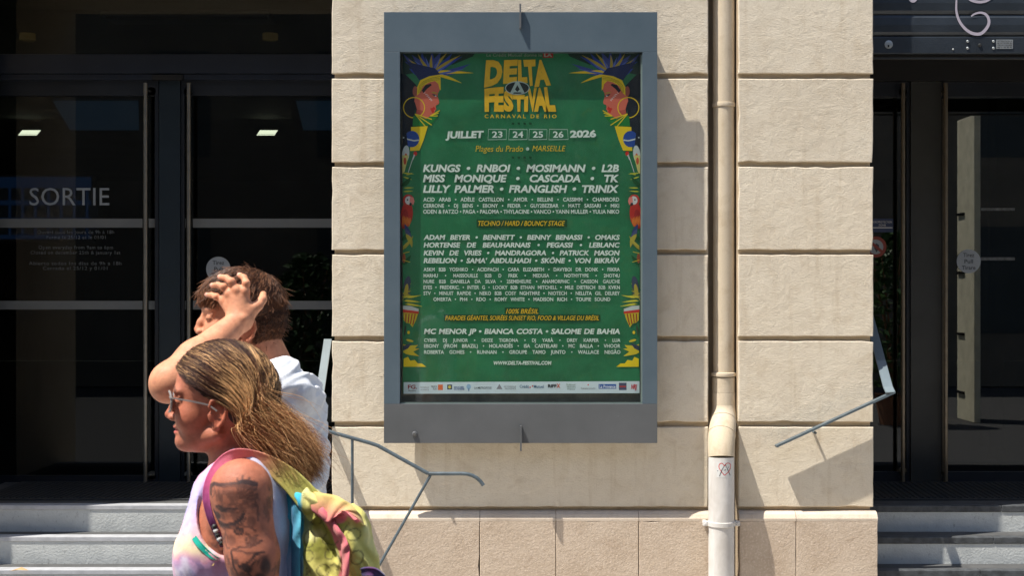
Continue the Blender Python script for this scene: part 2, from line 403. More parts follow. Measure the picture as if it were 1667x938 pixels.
def text_obj(name, s, x0, x1, y0, y1, D, mat, parent=None, lift=.0006, **kw):
    X, Y, fs = text_px(s, x0, x1, y0, y1, D, **kw)
    o = mesh_obj(name, [P(a, b, D)-Vector((0,lift,0)) for a, b in zip(X, Y)], fs, mat, None)
    return o
def disc_px(cx, cy, r, D, n=40, ry=None, lift=0):
    ry = ry or r
    return [P(cx+r*math.cos(2*math.pi*i/n), cy-ry*math.sin(2*math.pi*i/n), D)-Vector((0,lift,0)) for i in range(n)]

# ------------------------------------------------------------------ entrances
DD = 8.30; yd = CAMY+DD
def prect(m, x0, x1, y0, y1, Df, Db):     # box from measured front rectangle
    a = P(x0, y0, Df); b = P(x1, y1, Df); return m.box((a.x, a.y, a.z), (b.x, CAMY+Db, b.z))
def handle(x, y0, y1, mat, side):
    m = MB(); a = P(x, y0, DD-.09); b = P(x, y1, DD-.09)
    m.tube([a, b], .0125, 14)
    for z in (a.z-.04, b.z+.05):
        m.tube([(a.x, a.y, z), (a.x+side*.03, yd-.045, z), (a.x+side*.055, yd-.012, z)], .008, 8)
        m.tube([(a.x+side*.055, yd-.03, z), (a.x+side*.055, yd-.008, z)], .026, 14)
    return m.build('handle', mat, None, True)
def sub(part, kids):
    bpy.context.view_layer.update()
    for k in kids: k.parent = part; k.matrix_parent_inverse = part.matrix_world.inverted()
def door_leaf(x0, x1, y0, y1, hx, hmat, hside, bands, extra=(), gm=None, bmt=None):
    """x0..x1 outer leaf edges; slim metal rails round one sheet of glass"""
    m = MB(); fm = M['darkmetal']
    prect(m, x0, x1, y0, y0+24, DD-.03, DD+.03); prect(m, x0, x1, y1-17, y1, DD-.03, DD+.03)
    prect(m, x0, x0+6, y0+24, y1-17, DD-.03, DD+.03); prect(m, x1-6, x1, y0+24, y1-17, DD-.03, DD+.03)
    leaf = m.build('door_leaf', fm)
    g = MB(); prect(g, x0+6, x1-6, y0+24, y1-17, DD-.006, DD+.006); gl = g.build('glass_pane', gm or M['doorglass'])
    hd = handle(hx, y0+2 if y0 > 132 else 135, y1-1, hmat, hside)
    ks = [gl, hd]
    for (a, b, c, d) in bands:
        q = MB(); prect(q, a, b, c, d, DD-.0075, DD-.0065); ks.append(q.build('frosted_band', bmt or M['band']))
    ks += list(extra); sub(leaf, ks); return leaf
def sticker_disc(cx, cy, r, lines):
    v = disc_px(cx, cy, r, DD-.0085); o = mesh_obj('round_sticker', v, [tuple(range(len(v)))[::-1]], M['sticker']); res = [o]
    V = []; Fc = []
    for i, (s, w) in enumerate(lines):
        X, Y, fs = text_px(s, cx-w/2, cx+w/2, cy-13.5+i*10.3, cy-7+i*10.3, DD, bold=.015)
        k = len(V); V += [P(a, b, DD-.0095) for a, b in zip(X, Y)]; Fc += [tuple(j+k for j in f) for f in fs]
    res.append(mesh_obj('sticker_lettering', V, Fc, M['stickertext'])); return res
ent = thing('entrance', 'dark glazed double exit doors marked SORTIE with long steel tube handles', 'entrance', ((XJL+XL)/2, yd, ZL))
ks = []
txt = []
X, Y, fs = text_px('SORTIE', 48, 178, 306, 334, DD, space=1.03)      # one object for each letter
par = list(range(len(X)))
def root_(i):
    while par[i] != i: i = par[i]
    return i
for f in fs:
    for i in f[1:]: par[root_(i)] = root_(f[0])
for r in sorted(set(root_(i) for i in range(len(X)))):
    ids = [i for i in range(len(X)) if root_(i) == r]; mp_ = {i:j for j,i in enumerate(ids)}
    txt.append(mesh_obj('letter', [P(X[i], Y[i], DD-.0085) for i in ids], [tuple(mp_[i] for i in f) for f in fs if root_(f[0]) == r], M['letter']))
tl = [('Ouvert tous les jours de 9h à 18h', 61, 186, 375, 380.5), ('Fermé le 25/12 et le 01/01', 76, 172, 383.5, 389), ('Open everyday from 9am to 6pm', 63, 184, 400, 405.5),
      ('Closed on december 25th & january 1st', 50, 196, 408.5, 414), ('Abierto todos los días de 9h a 18h', 47, 198, 426, 431.5), ('Cerrado el 25/12 y 01/01', 70, 175, 434, 439.5)]
for s, a, b, c, d in tl: txt.append(text_obj('lettering', s, a, b, c, d, DD-.0085, M['letterdim'], bold=.006, space=1.12)); txt[-1]['kind'] = 'stuff'
ks.append(door_leaf(-160, 258, 131, 792, 237, M['steel'], .35, [(-154,232,356,370.5),(-154,232,490,504),(242,252,356,370.5),(242,252,490,504)], txt))
ks.append(door_leaf(294, 690, 131, 792, 307.5, M['steel'], -.35, [(314,684,356,370.5),(314,684,490,504),(300,303,356,370.5),(300,303,490,504)], sticker_disc(355.5, 438, 20, [('Tirez', 19), ('Pull', 14), ('Tirare', 23)])))
m = MB(); prect(m, 259, 293, 131, 800, DD-.05, DD+.05); ks.append(m.build('mullion', plain('mullion_navy', (.012,.022,.032,1), .4, .3)))
m = MB(); prect(m, -200, 700, 88, 119, DD-.09, DD+.06); prect(m, -200, 700, 120.5, 129.5, DD-.07, DD+.05); ks.append(m.build('header', plain('header_navy', (.020,.026,.042,1), .35, .3)))
m = MB(); prect(m, 247, 297, 121.5, 130, DD-.10, DD-.07); ks.append(m.build('closer', M['blackmetal']))
m = MB(); prect(m, -200, 700, -60, 87, DD-.006, DD+.006); ks.append(m.build('transom_pane', M['doorglass']))
m = MB(); prect(m, -200, 700, 793, 803, DD-.06, DD+.06); ks.append(m.build('threshold', M['blackmetal']))
adopt(ent, ks)
ent = thing('entrance', 'dark glass doors under the raised shutter, with round Tirez sticker and brownish handles', 'entrance', ((XR+XJR)/2, yd, ZL))
ks = []
dk = M['blackmetal']
sg = []
q = MB(); prect(q, 1418, 1454, 356, 378, DD-.0085, DD-.0075); sg.append(q.build('sign_sticker', M['bluesign']))
for s, a, b, c, d in (('VIDEOPROTECTION', 1419, 1452, 360, 363), ('ZONE', 1430, 1442, 365, 368)): sg.append(text_obj('sticker_lettering', s, a, b, c, d, DD-.0095, M['white']))
q = MB(); prect(q, 1419, 1453, 370, 371.5, DD-.0095, DD-.009); sg.append(q.build('sticker_lettering', M['white']))
v = disc_px(1426, 402, 17, DD-.0085); sg.append(mesh_obj('ban_sticker', v, [tuple(range(40))[::-1]], M['red']))
v = disc_px(1426, 402, 12, DD-.0095); sg.append(mesh_obj('ban_sticker', v, [tuple(range(40))[::-1]], M['sticker']))
vv = [P(a,b,DD-.0105) for a,b in ((1416,396),(1419,392.5),(1437,408),(1434,411.5))]; sg.append(mesh_obj('ban_bar', vv, [(0,3,2,1)], M['red']))
vv = [P(a,b,DD-.0100) for a,b in ((1423,404),(1431,404),(1427,411),(1423,399),(1427,396),(1431,399))]; sg.append(mesh_obj('ban_cone', vv, [(0,2,1),(0,1,5,4,3)], M['stickertext']))
ks.append(door_leaf(1180, 1482, 133, 786, 1470, M['bronze_steel'], .3, [], sg, M['coatedglass']))
sg = sticker_disc(1577, 425.5, 19.5, [('Tirez', 18), ('Pull', 14), ('Tirare', 22)])
ks.append(door_leaf(1534, 1940, 133, 786, 1539.5, M['bronze_steel'], -.15, [(1597,1652,338.5,343),(1593,1652,419,424)], sg, M['coatedglass'], M['letterdim']))
m = MB(); prect(m, 1483, 1533, 131, 800, DD-.05, DD+.05); m2 = m.build('mullion', M['mulliongrey']); ks.append(m2)
m = MB(); prect(m, 1150, 1980, 60, 131, DD-.09, DD+.06); ks.append(m.build('header', M['blackmetal']))
m = MB(); prect(m, 1150, 1980, 787, 800, DD-.06, DD+.06); ks.append(m.build('threshold', M['blackmetal']))
m = MB(); prect(m, 1534.5, 1538, 160, 768, DD-.045, DD-.03); ks.append(m.build('edge_strip', M['bronze_steel']))
adopt(ent, ks)

# roller shutter, raised, over the right entrance
sh = thing('roller_shutter', 'raised grey roller shutter with a sprayed graffiti curl above the right doors', 'shutter', ((XR+XJR)/2,.12,3.0))
ks = []; DS = 7.12
M['shutter'] = plain('shutter_metal', (.030,.038,.048,1), .4, .3, .25, 4, .0006, 60)
def slat(y0, y1, bulge=.012):
    z1 = P(0,y0,DS).z; z0 = P(0,y1,DS).z; m = MB(); y = CAMY+DS
    prof = [(y,z1),(y-bulge*.8,z1-.15*(z1-z0)),(y-bulge,(z0+z1)/2),(y-bulge*.8,z0+.15*(z1-z0)),(y,z0),(y+.02,z0),(y+.02,z1)]
    n = len(prof); V = [(XR-.005,a,b) for a,b in prof]+[(XJR,a,b) for a,b in prof]
    return m.add(V, [(i,(i+1)%n,n+(i+1)%n,n+i) for i in range(n)]+[tuple(range(n))[::-1], tuple(range(n,2*n))]).build('slat', M['shutter'])
for a, b in ((-120,-84),(-83,-49),(-48,-13.5),(-12.5,22.5),(24,57)): ks.append(slat(a, b))
m = MB(); a = P(1420,59,DS-.01); b = P(1900,87,DS-.01); m.bevbox((XR-.004,a.y,a.z), (XJR,a.y+.035,b.z), .004); bb = m.build('bottom_bar', M['shutter']); ks.append(bb)
m = MB(); prect(m, 1421, 2000, 93, 95.5, DS+.0, DS+.03); ks.append(m.build('seal_strip', M['mulliongrey']))
sub_k = []
def rivet(px, py, r, mat): 
    c = P(px, py, DS-.010); return MB().tube([c, c-Vector((0,.004,0)), c-Vector((0,.006,0))], [r, r, r*.5], 12).build('rivet', mat)
M['rivet'] = plain('zinc', (.38,.40,.40,1), .4, .6)
for q in ((1551.5,80,.004),(1575,67,.0065),(1575,78,.0065),(1617,67,.0065),(1617,78,.0065),(1595,73,.009)): sub_k.append(rivet(*q, M['rivet'] if q[2]<.008 else M['mulliongrey']))
sub_k.append(rivet(1446.5, 72, .021, M['rivet'])); 
c = P(1446.5,74.5,DS-.0175); sub_k.append(MB().box((c.x-.004,c.y,c.z-.006),(c.x+.004,c.y+.002,c.z+.006)).build('keyhole', M['blackmetal']))
q = MB(); prect(q, 1622, 1649, 64, 79, DS-.0125, DS-.0102); sub_k.append(q.build('data_plate', M['rivet']))
for i in range(4): sub_k.append(text_obj('plate_lettering', ['ATTENTION A', 'NE PAS OUVRIR EN', 'CAS DE DANGER', '04 91 00 00 00'][i], 1623.5, 1647.5, 65.5+i*3.3, 67.6+i*3.3, DS-.0132, M['blackmetal'], bold=.01))
sub(bb, sub_k)
M['spray'] = NT('pale_spray').m; tt = M['spray'].node_tree; b = tt.nodes['Principled BSDF']; b.inputs['Base Color'].default_value = (.40,.36,.42,1); b.inputs['Roughness'].default_value = .8
def ribbon(pts, w, D, mat, name='graffiti'):
    V = []; Fc = []
    for i, (x, y) in enumerate(pts):
        x2, y2 = pts[min(i+1, len(pts)-1)]; x1, y1 = pts[max(0, i-1)]
        dx, dy = x2-x1, y2-y1; l = math.hypot(dx, dy) or 1; ww = w*(.4+.6*math.sin(math.pi*min(1, (i+1)/(len(pts)+1)*1.0)))
        V += [P(x-dy/l*ww/2, y+dx/l*ww/2, D), P(x+dy/l*ww/2, y-dx/l*ww/2, D)]
        if i: k = len(V); Fc.append((k-4,k-3,k-1,k-2))
    return mesh_obj(name, V, Fc, mat)
def catmull(p, n=8):
    p = [p[0]]+list(p)+[p[-1]]; o = []
    for i in range(1, len(p)-2):
        for j in range(n):
            t = j/n; a = [0,0]
            for k in range(len(p[0]) if False else 2):
                a[k] = .5*((2*p[i][k])+(-p[i-1][k]+p[i+1][k])*t+(2*p[i-1][k]-5*p[i][k]+4*p[i+1][k]-p[i+2][k])*t*t+(-p[i-1][k]+3*p[i][k]-3*p[i+1][k]+p[i+2][k])*t**3)
            o.append(tuple(a))
    o.append(tuple(p[-2])); return o
ks.append(ribbon(catmull([(1558,-30),(1557,0),(1557,18),(1562,34),(1572,47),(1584,54),(1597,54),(1607,44),(1610,34),(1606,24),(1597,20),(1587,22),(1581,26)]), 5.0, DS-.0135, M['spray']))
ks.append(ribbon(catmull([(1570,-14),(1578,-2),(1592,2.5),(1606,1),(1616,-5)]), 4.5, DS-.0135, M['spray']))
ks.append(ribbon(catmull([(1476,-12),(1482,-1),(1488,1),(1493,-3)]), 5, DS-.0135, M['spray']))
adopt(sh, ks)

# ------------------------------------------------------------------ interior seen through the glass
def room(x0, x1, lab):
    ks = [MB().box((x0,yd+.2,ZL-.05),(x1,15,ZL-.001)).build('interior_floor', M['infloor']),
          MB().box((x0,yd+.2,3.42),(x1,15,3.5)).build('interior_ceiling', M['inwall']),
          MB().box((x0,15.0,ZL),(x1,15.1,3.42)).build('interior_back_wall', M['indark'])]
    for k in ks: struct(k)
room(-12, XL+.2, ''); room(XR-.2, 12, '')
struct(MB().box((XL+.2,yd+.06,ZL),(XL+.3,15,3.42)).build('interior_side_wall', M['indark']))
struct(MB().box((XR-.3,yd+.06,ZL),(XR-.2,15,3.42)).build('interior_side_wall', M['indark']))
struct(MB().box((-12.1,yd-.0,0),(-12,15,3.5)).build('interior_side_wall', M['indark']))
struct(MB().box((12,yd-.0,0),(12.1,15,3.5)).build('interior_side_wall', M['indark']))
lampm = emis('lamp_glow', (1,.97,.74,1), 3.0)
for px, lab in ((48, 'small lit ceiling lamp seen through the glass left of the word-marked door top'), (435, 'small lit ceiling lamp seen through the right exit door')):
    r = thing('ceiling_light', lab, 'lamp', P(px,214,14)); a = P(px-16,210,14); b = P(px+16,218.5,13.95)
    V = [(a.x+.025,a.y,a.z),(b.x,a.y,a.z),(b.x-.025,a.y-.05,b.z),(a.x,a.y-.05,b.z)]
    d = mesh_obj('diffuser', [Vector(q)-Vector((0,0,.01)) for q in V], [(0,1,2,3)], lampm)
    fr = MB().add([Vector(q)*1 for q in V]+[Vector(q)+Vector((0,.06,.02)) for q in V], [(4,5,6,7),(0,1,5,4),(1,2,6,5),(2,3,7,6),(3,0,4,7)]).build('housing', M['blackmetal'])
    adopt(r, [d, fr])
panel = plain('blue_grey_panel', (.06,.085,.11,1), .3); panel.node_tree.nodes['Principled BSDF'].inputs['Emission Color'].default_value = sr((40,62,84)); panel.node_tree.nodes['Principled BSDF'].inputs['Emission Strength'].default_value = .35
for pts, lab in (([(72,157),(236,157),(236,213),(107,213)], 'dim tilted display hanging inside behind the SORTIE door'), ([(468,157),(640,157),(640,213),(484,213)], 'dim tilted display hanging inside near the stone wall')):
    dd = (11.4, 11.4, 13.6, 13.6)
    q = [P(x,y,d) for (x,y),d in zip(pts, dd)]; c = sum(q, Vector())/4
    inn = [c+(p-c)*.86-Vector((0,0,.012)) for p in q]
    r = thing('hanging_screen', lab, 'screen', c)
    hs = MB().add(q+[p+Vector((0,0,.12)) for p in q], [(0,1,2,3),(4,5,6,7),(0,1,5,4),(1,2,6,5),(2,3,7,6),(3,0,4,7)]).build('casing', M['blackmetal'])
    adopt(r, [hs, mesh_obj('display', inn, [(0,1,2,3)], panel)])
r = thing('menu_screen', 'wide blue information screen glowing faintly behind the SORTIE lettering', 'screen', P(60,340,10.5))
m = MB(); prect(m, -60, 152, 284, 393, 10.5, 10.58); c1 = m.build('casing', M['blackmetal'])
sc = emis('screen_blue', sr((22,48,86)), .42); sc2 = emis('screen_tile', sr((10,16,26)), .35)
m = MB(); prect(m, -56, 148, 288, 389, 10.49, 10.499); c2 = m.build('display', sc)
m = MB()
for i in range(-2, 7):
    for j in range(3):
        prect(m, 18+i*21, 34+i*21, 306+j*28, 326+j*28, 10.48, 10.489)
c3 = m.build('display_tiles', sc2); adopt(r, [c1, c2, c3])
r = thing('air_curtain', 'long grey air curtain box over the exit doors inside the transom', 'air curtain', P(300,0,8.7))
m = MB(); a = P(163,-40,8.55); b = P(438,25,8.55); m.bevbox((a.x,a.y,a.z),(b.x,a.y+.3,b.z), .01); c1 = m.build('housing', plain('grey_housing', (.12,.13,.12,1), .5))
m = MB(); 
for i in range(60): prect(m, 172+i*4.4, 174.4+i*4.4, 25.6, 29, 8.56, 8.6)
c2 = m.build('grille', M['indark']); adopt(r, [c1, c2])
# ceiling downlights glimpsed above the header
wl_ = emis('warm_glow', sr((120,96,52)), .22)
for px, lab in ((45, 'dim warm ceiling spot above the header at far left'), (440, 'dim warm ceiling spot above the header near the wall')):
    c = P(px, 62, 9.1); m = MB().tube([c+Vector((0,0,.03)), c+Vector((0,0,-.01))], .05, 16)
    tag(m.build('ceiling_spot', wl_), lab, 'lamp')
# pale pillar and darker things inside the right entrance
def pil(x0, x1, y0, y1, D, name, lab, mat, cat='pillar', th=.3):
    m = MB(); prect(m, x0, x1, y0, y1, D, D+th); o = m.build(name, mat); tag(o, lab, cat); return o
M['pillar'] = plain('pale_pillar', (.78,.74,.56,1), .8, 0, .15, 5); M['pillar'].node_tree.nodes['Principled BSDF'].inputs['Specular IOR Level'].default_value = .2
r = pil(1612, 1622, 160, 780, 9.4, 'partition', 'thin black partition post inside right of the pillar', M['blackmetal'], 'partition', .05)
r = pil(1619, 1634, 540, 770, 9.9, 'bin', 'dark upright bin inside the right doors', M['indark'], 'bin', .3)

# ------------------------------------------------------------------ street side behind the camera (mirrored faintly in the panes)
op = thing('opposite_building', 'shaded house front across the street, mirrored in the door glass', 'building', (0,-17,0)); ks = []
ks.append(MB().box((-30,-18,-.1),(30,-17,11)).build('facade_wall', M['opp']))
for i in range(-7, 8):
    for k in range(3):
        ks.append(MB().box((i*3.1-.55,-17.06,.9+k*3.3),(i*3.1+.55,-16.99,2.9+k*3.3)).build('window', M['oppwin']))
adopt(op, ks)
gp = thing('gate_pillar', 'pale sunlit gate pillar across the street, mirrored beside the round Tirez sticker', 'pillar', (6.6,-10.4,-.12)); ks = []
ks.append(MB().bevbox((6.38,-10.75,-.12),(6.47,-10.0,4.15), .01).build('shaft', M['pillar']))
for z in (2.78, 1.95, 1.08, .25): ks.append(MB().box((6.35,-10.7,z),(6.379,-10.4,z+.035)).build('bracket', M['blackmetal']))
adopt(gp, ks)
def shrub(x, y, h, w, nl, seed, lab):
    r_ = random.Random(seed); root = thing('potted_shrub', lab, 'plant', (x,y,-.12))
    pot = MB().tube([(x,y,-.12),(x,y,.28),(x,y,.30),(x,y,.27)], [.17,.24,.25,.21], 20).build('pot', M['pot'], None, True)
    st = MB()
    for i in range(7):
        a = r_.random()*6.28; st.tube([(x,y,.25),(x+.12*w*math.cos(a),y+.12*w*math.sin(a),h*.5),(x+.4*w*math.cos(a),y+.4*w*math.sin(a),h*.9)], [.02,.014,.005], 6)
    stem = st.build('stem', M['pot'], None, True); lf = MB()
    for i in range(nl):
        a = r_.random()*6.28; rr_ = w*.55*math.sqrt(r_.random()); z = .35+(h-.35)*r_.random(); rr_ *= math.sin(math.pi*min(.95, .25+.7*(z/h)))+.15
        c = Vector((x+rr_*math.cos(a), y+rr_*math.sin(a), z)); d = Vector((r_.gauss(0,1),r_.gauss(0,1),r_.gauss(0,.6))).normalized(); e = d.cross(Vector((r_.gauss(0,1),r_.gauss(0,1),1))).normalized()
        L_ = .05+.05*r_.random(); lf.add([c-d*L_, c+e*L_*.45, c+d*L_, c-e*L_*.45+Vector((0,0,.01))], [(0,1,2,3)])
    fo = lf.build('foliage', M['leaf']); fo['kind'] = 'stuff'; adopt(root, [pot, stem, fo])
shrub(-2.75, -9.6, 2.2, 1.1, 1500, 1, 'tall leafy potted shrub across the street, mirrored behind the young man')
shrub(-2.0, -10.2, 1.5, .9, 1000, 2, 'lower potted shrub beside the tall one, mirrored low in the exit door')
shrub(5.2, -9.8, 2.5, .8, 1000, 3, 'potted shrub mirrored left of the gate pillar in the right door')
# ------------------------------------------------------------------ poster case
DF_ = 6.88                                # front plate of the case
case = thing('poster_case', 'blue-grey metal poster case bolted to the stone wall', 'poster case', P(847,722,DF_)+Vector((0,.12,0)))
ks = []
def plate(x0, x1, y0, y1, mat, name='frame_rail'):
    m = MB(); a = P(x0,y0,DF_); b = P(x1,y1,DF_); m.bevbox((a.x,a.y,a.z),(b.x,a.y+.012,b.z), .0012); return m.build(name, mat)
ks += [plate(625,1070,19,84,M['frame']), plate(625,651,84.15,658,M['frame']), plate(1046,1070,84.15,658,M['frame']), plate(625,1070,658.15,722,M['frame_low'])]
# returns of the opening and body of the case
a = P(651,84,DF_); b = P(1046,658,DF_); yq = a.y
m = MB(); t_ = .004
m.box((a.x-t_,yq+.0125,b.z-t_),(a.x,yq+.07,a.z+t_)); m.box((b.x,yq+.0125,b.z-t_),(b.x+t_,yq+.07,a.z+t_))
m.box((a.x+.0002,yq+.0125,a.z),(b.x-.0002,yq+.07,a.z+t_)); m.box((a.x+.0002,yq+.0125,b.z-t_),(b.x-.0002,yq+.07,b.z)); ks.append(m.build('opening_return', M['frame']))
c0 = P(649,19,DF_); c1 = P(1048,716,DF_)
m = MB(); m.box((c0.x,yq+.0125,c1.z),(a.x-t_-.0005,-.034,c0.z-.002)); m.box((b.x+t_+.0005,yq+.0125,c1.z),(c1.x,-.034,c0.z-.002))
m.box((a.x-t_,yq+.0125,a.z+t_+.0005),(b.x+t_,-.034,c0.z-.002)); m.box((a.x-t_,yq+.0125,c1.z),(b.x+t_,-.034,b.z-t_-.0005))
ks.append(m.build('case_body', M['darkmetal']))
m = MB(); m.box((a.x-t_,-.0495,b.z-t_),(b.x+t_,-.034,a.z+t_)); ks.append(m.build('back_panel', plain('case_back_panel', (.17,.16,.13,1), .5, .2, .5, 7)))
for x in (c0.x+.1, c1.x-.14):
    for z in (c1.z+.1, c0.z-.14): ks.append(MB().box((x,-.033,z),(x+.04,-.001,z+.04)).build('wall_spacer', M['darkmetal']))
m = MB(); m.box((a.x+.001,yq+.0135,b.z+.001),(b.x-.001,yq+.0165,a.z-.001)); ks.append(m.build('glass_pane', M['caseglass']))
m = MB(); r0 = P(651,655.5,DF_); m.box((r0.x+.001,yq+.0132,b.z+.0002),(b.x-.001,yq+.0128,r0.z)); ks.append(m.build('glass_edge', plain('glass_edge', (.16,.21,.19,1), .4)))
m = MB(); r0 = P(1043.3,84,DF_); m.box((r0.x,yq+.0130,b.z+.004),(b.x-.0006,yq+.0126,P(0,88,DF_).z)); ks.append(m.build('glass_edge', bpy.data.materials['glass_edge']))
def fin(x, y0, y1, d=.022):
    a = P(x,y0,DF_); b = P(x,y1,DF_); m = MB(); th = .0042
    V = [(a.x-th,a.y-.0003,a.z),(a.x-th,a.y-d,a.z),(a.x-th,a.y-d,b.z+.004),(a.x-th,a.y-.0003,b.z)]
    V += [(x_+2*th,y_,z_) for x_,y_,z_ in V]
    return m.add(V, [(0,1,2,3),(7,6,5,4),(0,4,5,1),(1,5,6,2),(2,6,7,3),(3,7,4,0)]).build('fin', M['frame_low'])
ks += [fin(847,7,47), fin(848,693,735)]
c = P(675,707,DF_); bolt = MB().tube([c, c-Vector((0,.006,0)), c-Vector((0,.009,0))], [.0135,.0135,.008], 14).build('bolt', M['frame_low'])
b2 = MB().tube([c-Vector((0,.009,0)), c-Vector((0,.017,0))], .007, 6).build('bolt_head', M['steel']); sub(bolt, [b2]); ks.append(bolt)
adopt(case, ks)

# ------------------------------------------------------------------ festival poster
DPo = DF_+.047
t = NT('poster_green'); v = t.pos()
n = t.noise(v, 5.5, 5, .6, .5); c = t.ramp(n, [(.3, (.006,.125,.045,1)), (.7, (.016,.20,.078,1))])
c = t.mix(c, (.10,.17,.03,1), t.math('MULTIPLY', t.ramp(t.noise(v, 13, 4, .7, 1), [(.55,(0,0,0,1)),(.8,(1,1,1,1))]), .35))
cr = t.ramp(t.noise(t.pos((1,1,.6),(0,.5,0)), 8, 7, .75, 2.5), [(.495,(0,0,0,1)),(.5,(1,1,1,1)),(.505,(0,0,0,1))])
c = t.mix(c, (.12,.30,.18,1), t.math('MULTIPLY', cr, .35))
t.col(c); t.rough(.45); t.bump(t.noise(v, 3.5, 2, .5), .006); M['pgreen'] = t.m
poster = thing('festival_poster', 'green festival line-up poster with yellow headline behind the case glass', 'poster', P(848,641,DPo+.002))
ks = []
m = MB(); NXp, NZp = 12, 18                # the sheet buckles very slightly at its foot
V = []; Fc = []
for j in range(NZp+1):
    for i in range(NXp+1):
        px = 655.5+(1041.5-655.5)*i/NXp; py = 80+(641-80)*j/NZp
        V.append(P(px, py, DPo+.001))
for j in range(NZp):
    for i in range(NXp): k = j*(NXp+1)+i; Fc.append((k,k+NXp+1,k+NXp+2,k+1))
ks.append(mesh_obj('sheet', V, Fc, M['pgreen']))
pink = {}
def ink(name, c):
    if name not in pink:
        t = NT('ink_'+name); v = t.pos(); l = sr(c)
        t.col(t.ramp(t.noise(v, 30, 4, .7), [(.3, tuple(x*.82 for x in l[:3])), (.65, l[:3])])); t.rough(.5); pink[name] = t.m
    return pink[name]
WHT = ink('white', (226,240,230)); YEL = ink('yellow', (232,192,30)); 
lx = DPo-.0026
def L(s, x0, x1, y0, y1, mat=WHT, **kw):
    o = text_obj('text_line', s, x0, x1, y0, y1, lx, mat, lift=0, **kw); o['kind'] = 'stuff'; ks.append(o)
B = ' • '
def line(names, x0, x1, y0, y1, **kw): L(B.join(names), x0, x1, y0, y1, **kw)
for nm, y0, y1 in ((['KUNGS','RNBOI','MOSIMANN','L2B'],267.6,280),(['MISS MONIQUE','CASCADA','TK'],284.2,296.6),(['LILLY PALMER','FRANGLISH','TRINIX'],301.3,313.8)):
    line(nm, 688.5, 1007.5, y0, y1, bold=.038, shear=.18, word=1.10)
for nm, y0, y1 in ((['ACID ARAB','ADÈLE CASTILLON','AMOR','BELLINI','CASSIMM','CHAMBORD'],321.5,328),(['CERRONE','DJ BENS','EBONY','FEDER','GUY2BEZBAR','MATT SASSARI','MIKI'],331.7,338),(['ODEN & FATZO','PAGA','PALOMA','THYLACINE','VANCO','YANN MULLER','YULIA NIKO'],341.2,347.8)):
    line(nm, 689, 1008, y0, y1, bold=.022, word=.87)
for nm, y0, y1 in ((['ADAM BEYER','BENNETT','BENNY BENASSI','OMAKS'],382.3,390.6),(['HORTENSE DE BEAUHARNAIS','PEGASSI','LEBLANC'],394.8,403.1),(['KEVIN DE VRIES','MANDRAGORA','PATRICK MASON'],407.7,416),(['REBELION',"SAMA' ABDULHADI",'SKÖNE','VON BIKRÄV'],420.2,428.6)):
    line(nm, 689.5, 1009, y0, y1, bold=.036, shear=.17, word=1.07)
for s, y0, y1 in (('A5KM B2B YOSHIKO • ACIDPACH • CARA ELIZABETH • DAVYBOI DR DONK • FIIKRA',435.8,441.8),('MARHU • MAISSOUILLE B2B D FREK • MEDUSA • NOTMYTYPE • 2HOT4U',445.9,451.8),('NURE B2B DANIELLA DA SILVA • 25EMEHEURE • ANAMORPHIC • CAISSON GAUCHE',455.4,461.3),
    ('EYES • FREDERIC. • INTER G • LOOKY B2B ETHAN MITCHELL • MILE DIETRICH B2B KVKN',465,471),('STV • MINUIT RAPIDE • NEKO B2B COSY NGHTMRE • NIOTECH • NELLITA GIL DELREY',474.6,480.6)):
    L(s, 689.5, 1009, y0, y1, bold=.020, word=.84)
L('OMERTA • PH4 • RDO • ROMY WHITE • MADISON RICH • TOUPIE SOUND', 705.5, 993.5, 484.4, 490.4, bold=.020, word=.88)
line(['MC MENOR JP','BIANCA COSTA','SALOME DE BAHIA'], 690, 1009.3, 535.4, 544.2, bold=.036, shear=.17, word=1.12)
for s, y0, y1 in (('CYBER DJ JUNIOR • DEIZE TIGRONA • DJ YARÀ • DREY KARPER • LUA',551.4,557),('EBONY (FROM BRAZIL) • HOLANDÊS • ISA CASTELARI • MC BALLA • VHOOR',560.5,566.5),('ROBERTA GOMES • RUNNAN • GROUPE TAMO JUNTO • WALLACE NEGÃO',570.5,576.5)):
    L(s, 690.3, 1010, y0, y1, bold=.020, word=.90)
L('WWW.DELTA-FESTIVAL.COM', 803.5, 897.7, 588.2, 594.3, bold=.035, shear=.15)
L('TECHNO / HARD / BOUNCY STAGE', 778.5, 919.5, 359.7, 367.6, mat=YEL, bold=.012, shear=.25)
L('100% BRÉSIL', 823.7, 876.5, 503.3, 510.8, mat=YEL, bold=.012, shear=.25)
L('PARADES GÉANTES, SOIRÉES SUNSET RIO, FOOD & VILLAGE DU BRÉSIL', 724.8, 975.2, 514.3, 521.6, mat=YEL, bold=.010, shear=.25)
L('JUILLET', 725.3, 787.7, 213.6, 225.3, bold=.045, shear=.10, tilt=1.0)
L('2026', 928, 970.5, 212.3, 224, bold=.045, tilt=.8)
L('Plages du Prado', 774, 851.5, 237, 246.5, mat=YEL, bold=-.004, shear=.2)
L('MARSEILLE', 866.5, 920.8, 237, 245.8, mat=YEL, bold=-.004, shear=.25)
L('CARNAVAL DE RIO', 789, 906, 186, 192, mat=YEL, bold=.014, space=1.5)
L('Le Crédit Mutuel donne le', 792, 882, 86.6, 91.6, mat=ink('dimwhite', (150,165,155)), bold=.01)
for i, (a_, b_) in enumerate(((628,740),(750,862),(868,978),(986,1098))):
    x0, x1 = 620+a_/3.609, 620+b_/3.609; L(['23','24','25','26'][i], x0+7, x1-7, 213.6, 223.8, bold=.02)
